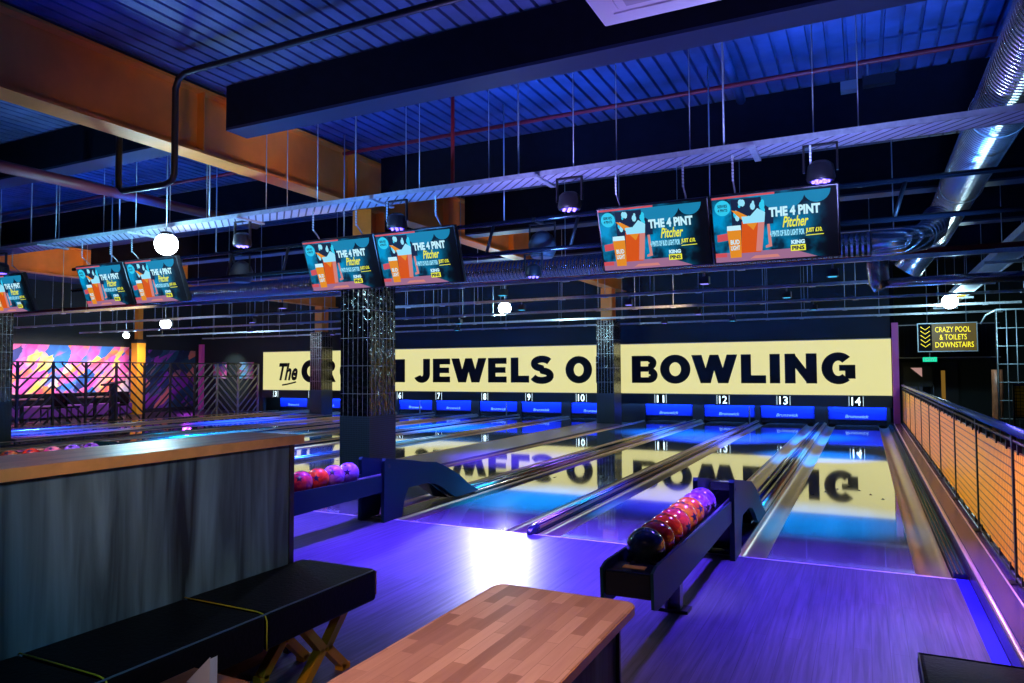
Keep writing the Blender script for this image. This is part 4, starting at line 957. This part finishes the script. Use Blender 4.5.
# ------------------------------------------------------------------ far right background
struct('wall_back', MB().box((.82, 24.0, -.1), (5.2, 24.15, 4.9)), M['wall'])
t = thing('bulkhead_box', 'dark corrugated bulkhead with pale edges behind the yellow sign', 'bulkhead', (0, 22.4, 1.84))
q = MB().box((.84, 0, 0), (3.2, 1.59, .92))
for k in range(24): q.box((.9+k*.095, -.02, .03), (.93+k*.095, 0, .89))
q.build('corrugated_face', M['beamblack'], t)
MB().box((.84, -.035, .0), (3.2, -.005, .025)).box((.84, -.035, .895), (3.2, -.005, .92)).box((.84, -.035, .025), (.865, -.005, .895)).build('edge_trim', M['grey'], t)
for k, (x, w) in enumerate(((1.3, 'left'), (2.05, 'right'))):
    t = struct('door_%d' % (k+1), MB().box((x-.34, 23.93, 0), (x+.34, 23.99, 1.75)), M['black'])
    MB().box((x-.2+(.12 if k else 0), 23.915, .5), (x+(.02 if k else .2), 23.928, 1.5)).build('door_glass', em('door_glass_%d' % k, (.25, .13, .02) if k else (.02, .03, .05), .7), t)
    MB().tube([(x-.28, 23.90, .8), (x-.28, 23.90, 1.1)], .012, 8).build('door_handle', M['galv'], t)
t = thing('wall_poster', 'dark poster with a pale pink triangle behind the railing', 'poster', (1.35, 23.2, 1.5))
MB().box((-.35, 0, -.45), (.35, .02, .12)).build('poster_sheet', M['black'], t)
MB().prism([(-.18, .08), (.10, .08), (.10, -.18)][::-1], 1, -.006, -.001).build('pink_triangle', em('pink_print_glow', (.55, .30, .27), .8), t)  # print given a glow of its own; the poster is no lamp
MB().box((-.02, .0, -1.5), (.02, .02, -.45)).build('stand', M['black'], t)
t = thing('downstairs_sign', 'hanging yellow lit sign reading crazy pool and toilets downstairs', 'sign', (0, 20.2, 0))
x0, x1, z0, z1 = 1.205, 2.42, 1.98, 2.645
ex = x1-x0
MB().box((x0, 0, z0), (x1, .05, z1)).build('panel', M['neonback'], t)
MB().box((x0-.01, -.004, z0-.02), (x0+.29, -.0005, z1+.01)).build('arrow_panel', M['ink'], t)
fr = MB()
for a, b, c, d in ((x0-.02, x1+.02, z1, z1+.02), (x0-.02, x1+.02, z0-.02, z0), (x0-.02, x0, z0, z1), (x1, x1+.02, z0, z1)): fr.box((a, -.02, c), (b, .055, d))
fr.build('frame', M['rod'], t)
for k, (s_, a, b) in enumerate((('CRAZY POOL', x0+.36, x1-.12), ('& TOILETS', x0+.45, x1-.20), ('DOWNSTAIRS', x0+.36, x1-.06))):
    text(s_, a, b, z0+.455-k*.185, z0+.585-k*.185, -.006, M['neon'], 'lettering', t, .0)
for k in range(5):
    z = z0+.13+k*.105
    MB().ribbon([(x0+.05, z+.05), (x0+.15, z-.03), (x0+.25, z+.05)], .012, -.012, -.005).build('chevron_arrow', M['neon'], t)
for x in (x0+.2, x1-.2): MB().tube([(x, .02, z1+.02), (x, .02, 4.7)], .008, 6).build('hanger_rod', M['rod'], t)
t = thing('exit_sign', 'small green lit exit sign below the yellow sign', 'exit sign', (1.44, 20.2, 1.72))
MB().box((-.15, 0, 0), (.15, .04, .11)).build('case', M['green'], t)
text('EXIT', -.1, .1, .03, .08, -.004, M['white'], 'lettering', t, .01)
MB().tube([(0, .02, .11), (0, .02, .24)], .01, 6).build('stem', M['grey'], t)
tag(MB().tube([(2.55, 18.4, -.02), (2.54, 18.4, .5), (2.56, 18.4, 1.0), (2.55, 18.4, 1.52)], [.11, .10, .11, .10], 14).build('brown_post', M['copper']), 'rough brown post standing behind the railing near the wire cage', 'post')
t = thing('wire_cage', 'tall wire mesh cage at the right edge of the picture', 'cage', (0, 17.5, 0))
q = MB()
for k in range(14): x = 2.45+k*.17; q.tube([(x, .02*k, 0), (x, .02*k, 2.75-.0)], .008, 6)
for k in range(8): z = .15+k*.37; q.tube([(2.45, 0, z), (4.66, .26, z)], .007, 6)
q.build('wire_grid', M['rod'], t)
MB().tube([(2.24, .5, 2.5), (2.3, .25, 2.66), (2.45, 0, 2.75), (4.66, .26, 2.75)], .018, 8).build('top_rail', M['rod'], t)
for x in (2.45, 4.66): MB().box((x-.02, 0 if x < 3 else .25, 0), (x+.02, .04 if x < 3 else .29, 2.75)).build('frame_post', M['black'], t)
t = thing('mesh_barrier', 'separate yellow mesh panel behind the railing at the right edge', 'panel', (2.9, 15.8, 0))
MB().box((-.45, 0, .66), (.6, .01, 1.22)).build('mesh_sheet', M['meshpanel'], t)
MB().box((-.48, -.01, 1.22), (.63, .02, 1.26)).box((-.48, -.01, .62), (.63, .02, .66)).box((-.48, -.01, -.02), (-.45, .02, 1.26)).box((.6, -.01, -.02), (.63, .02, 1.26)).build('frame', M['black'], t)
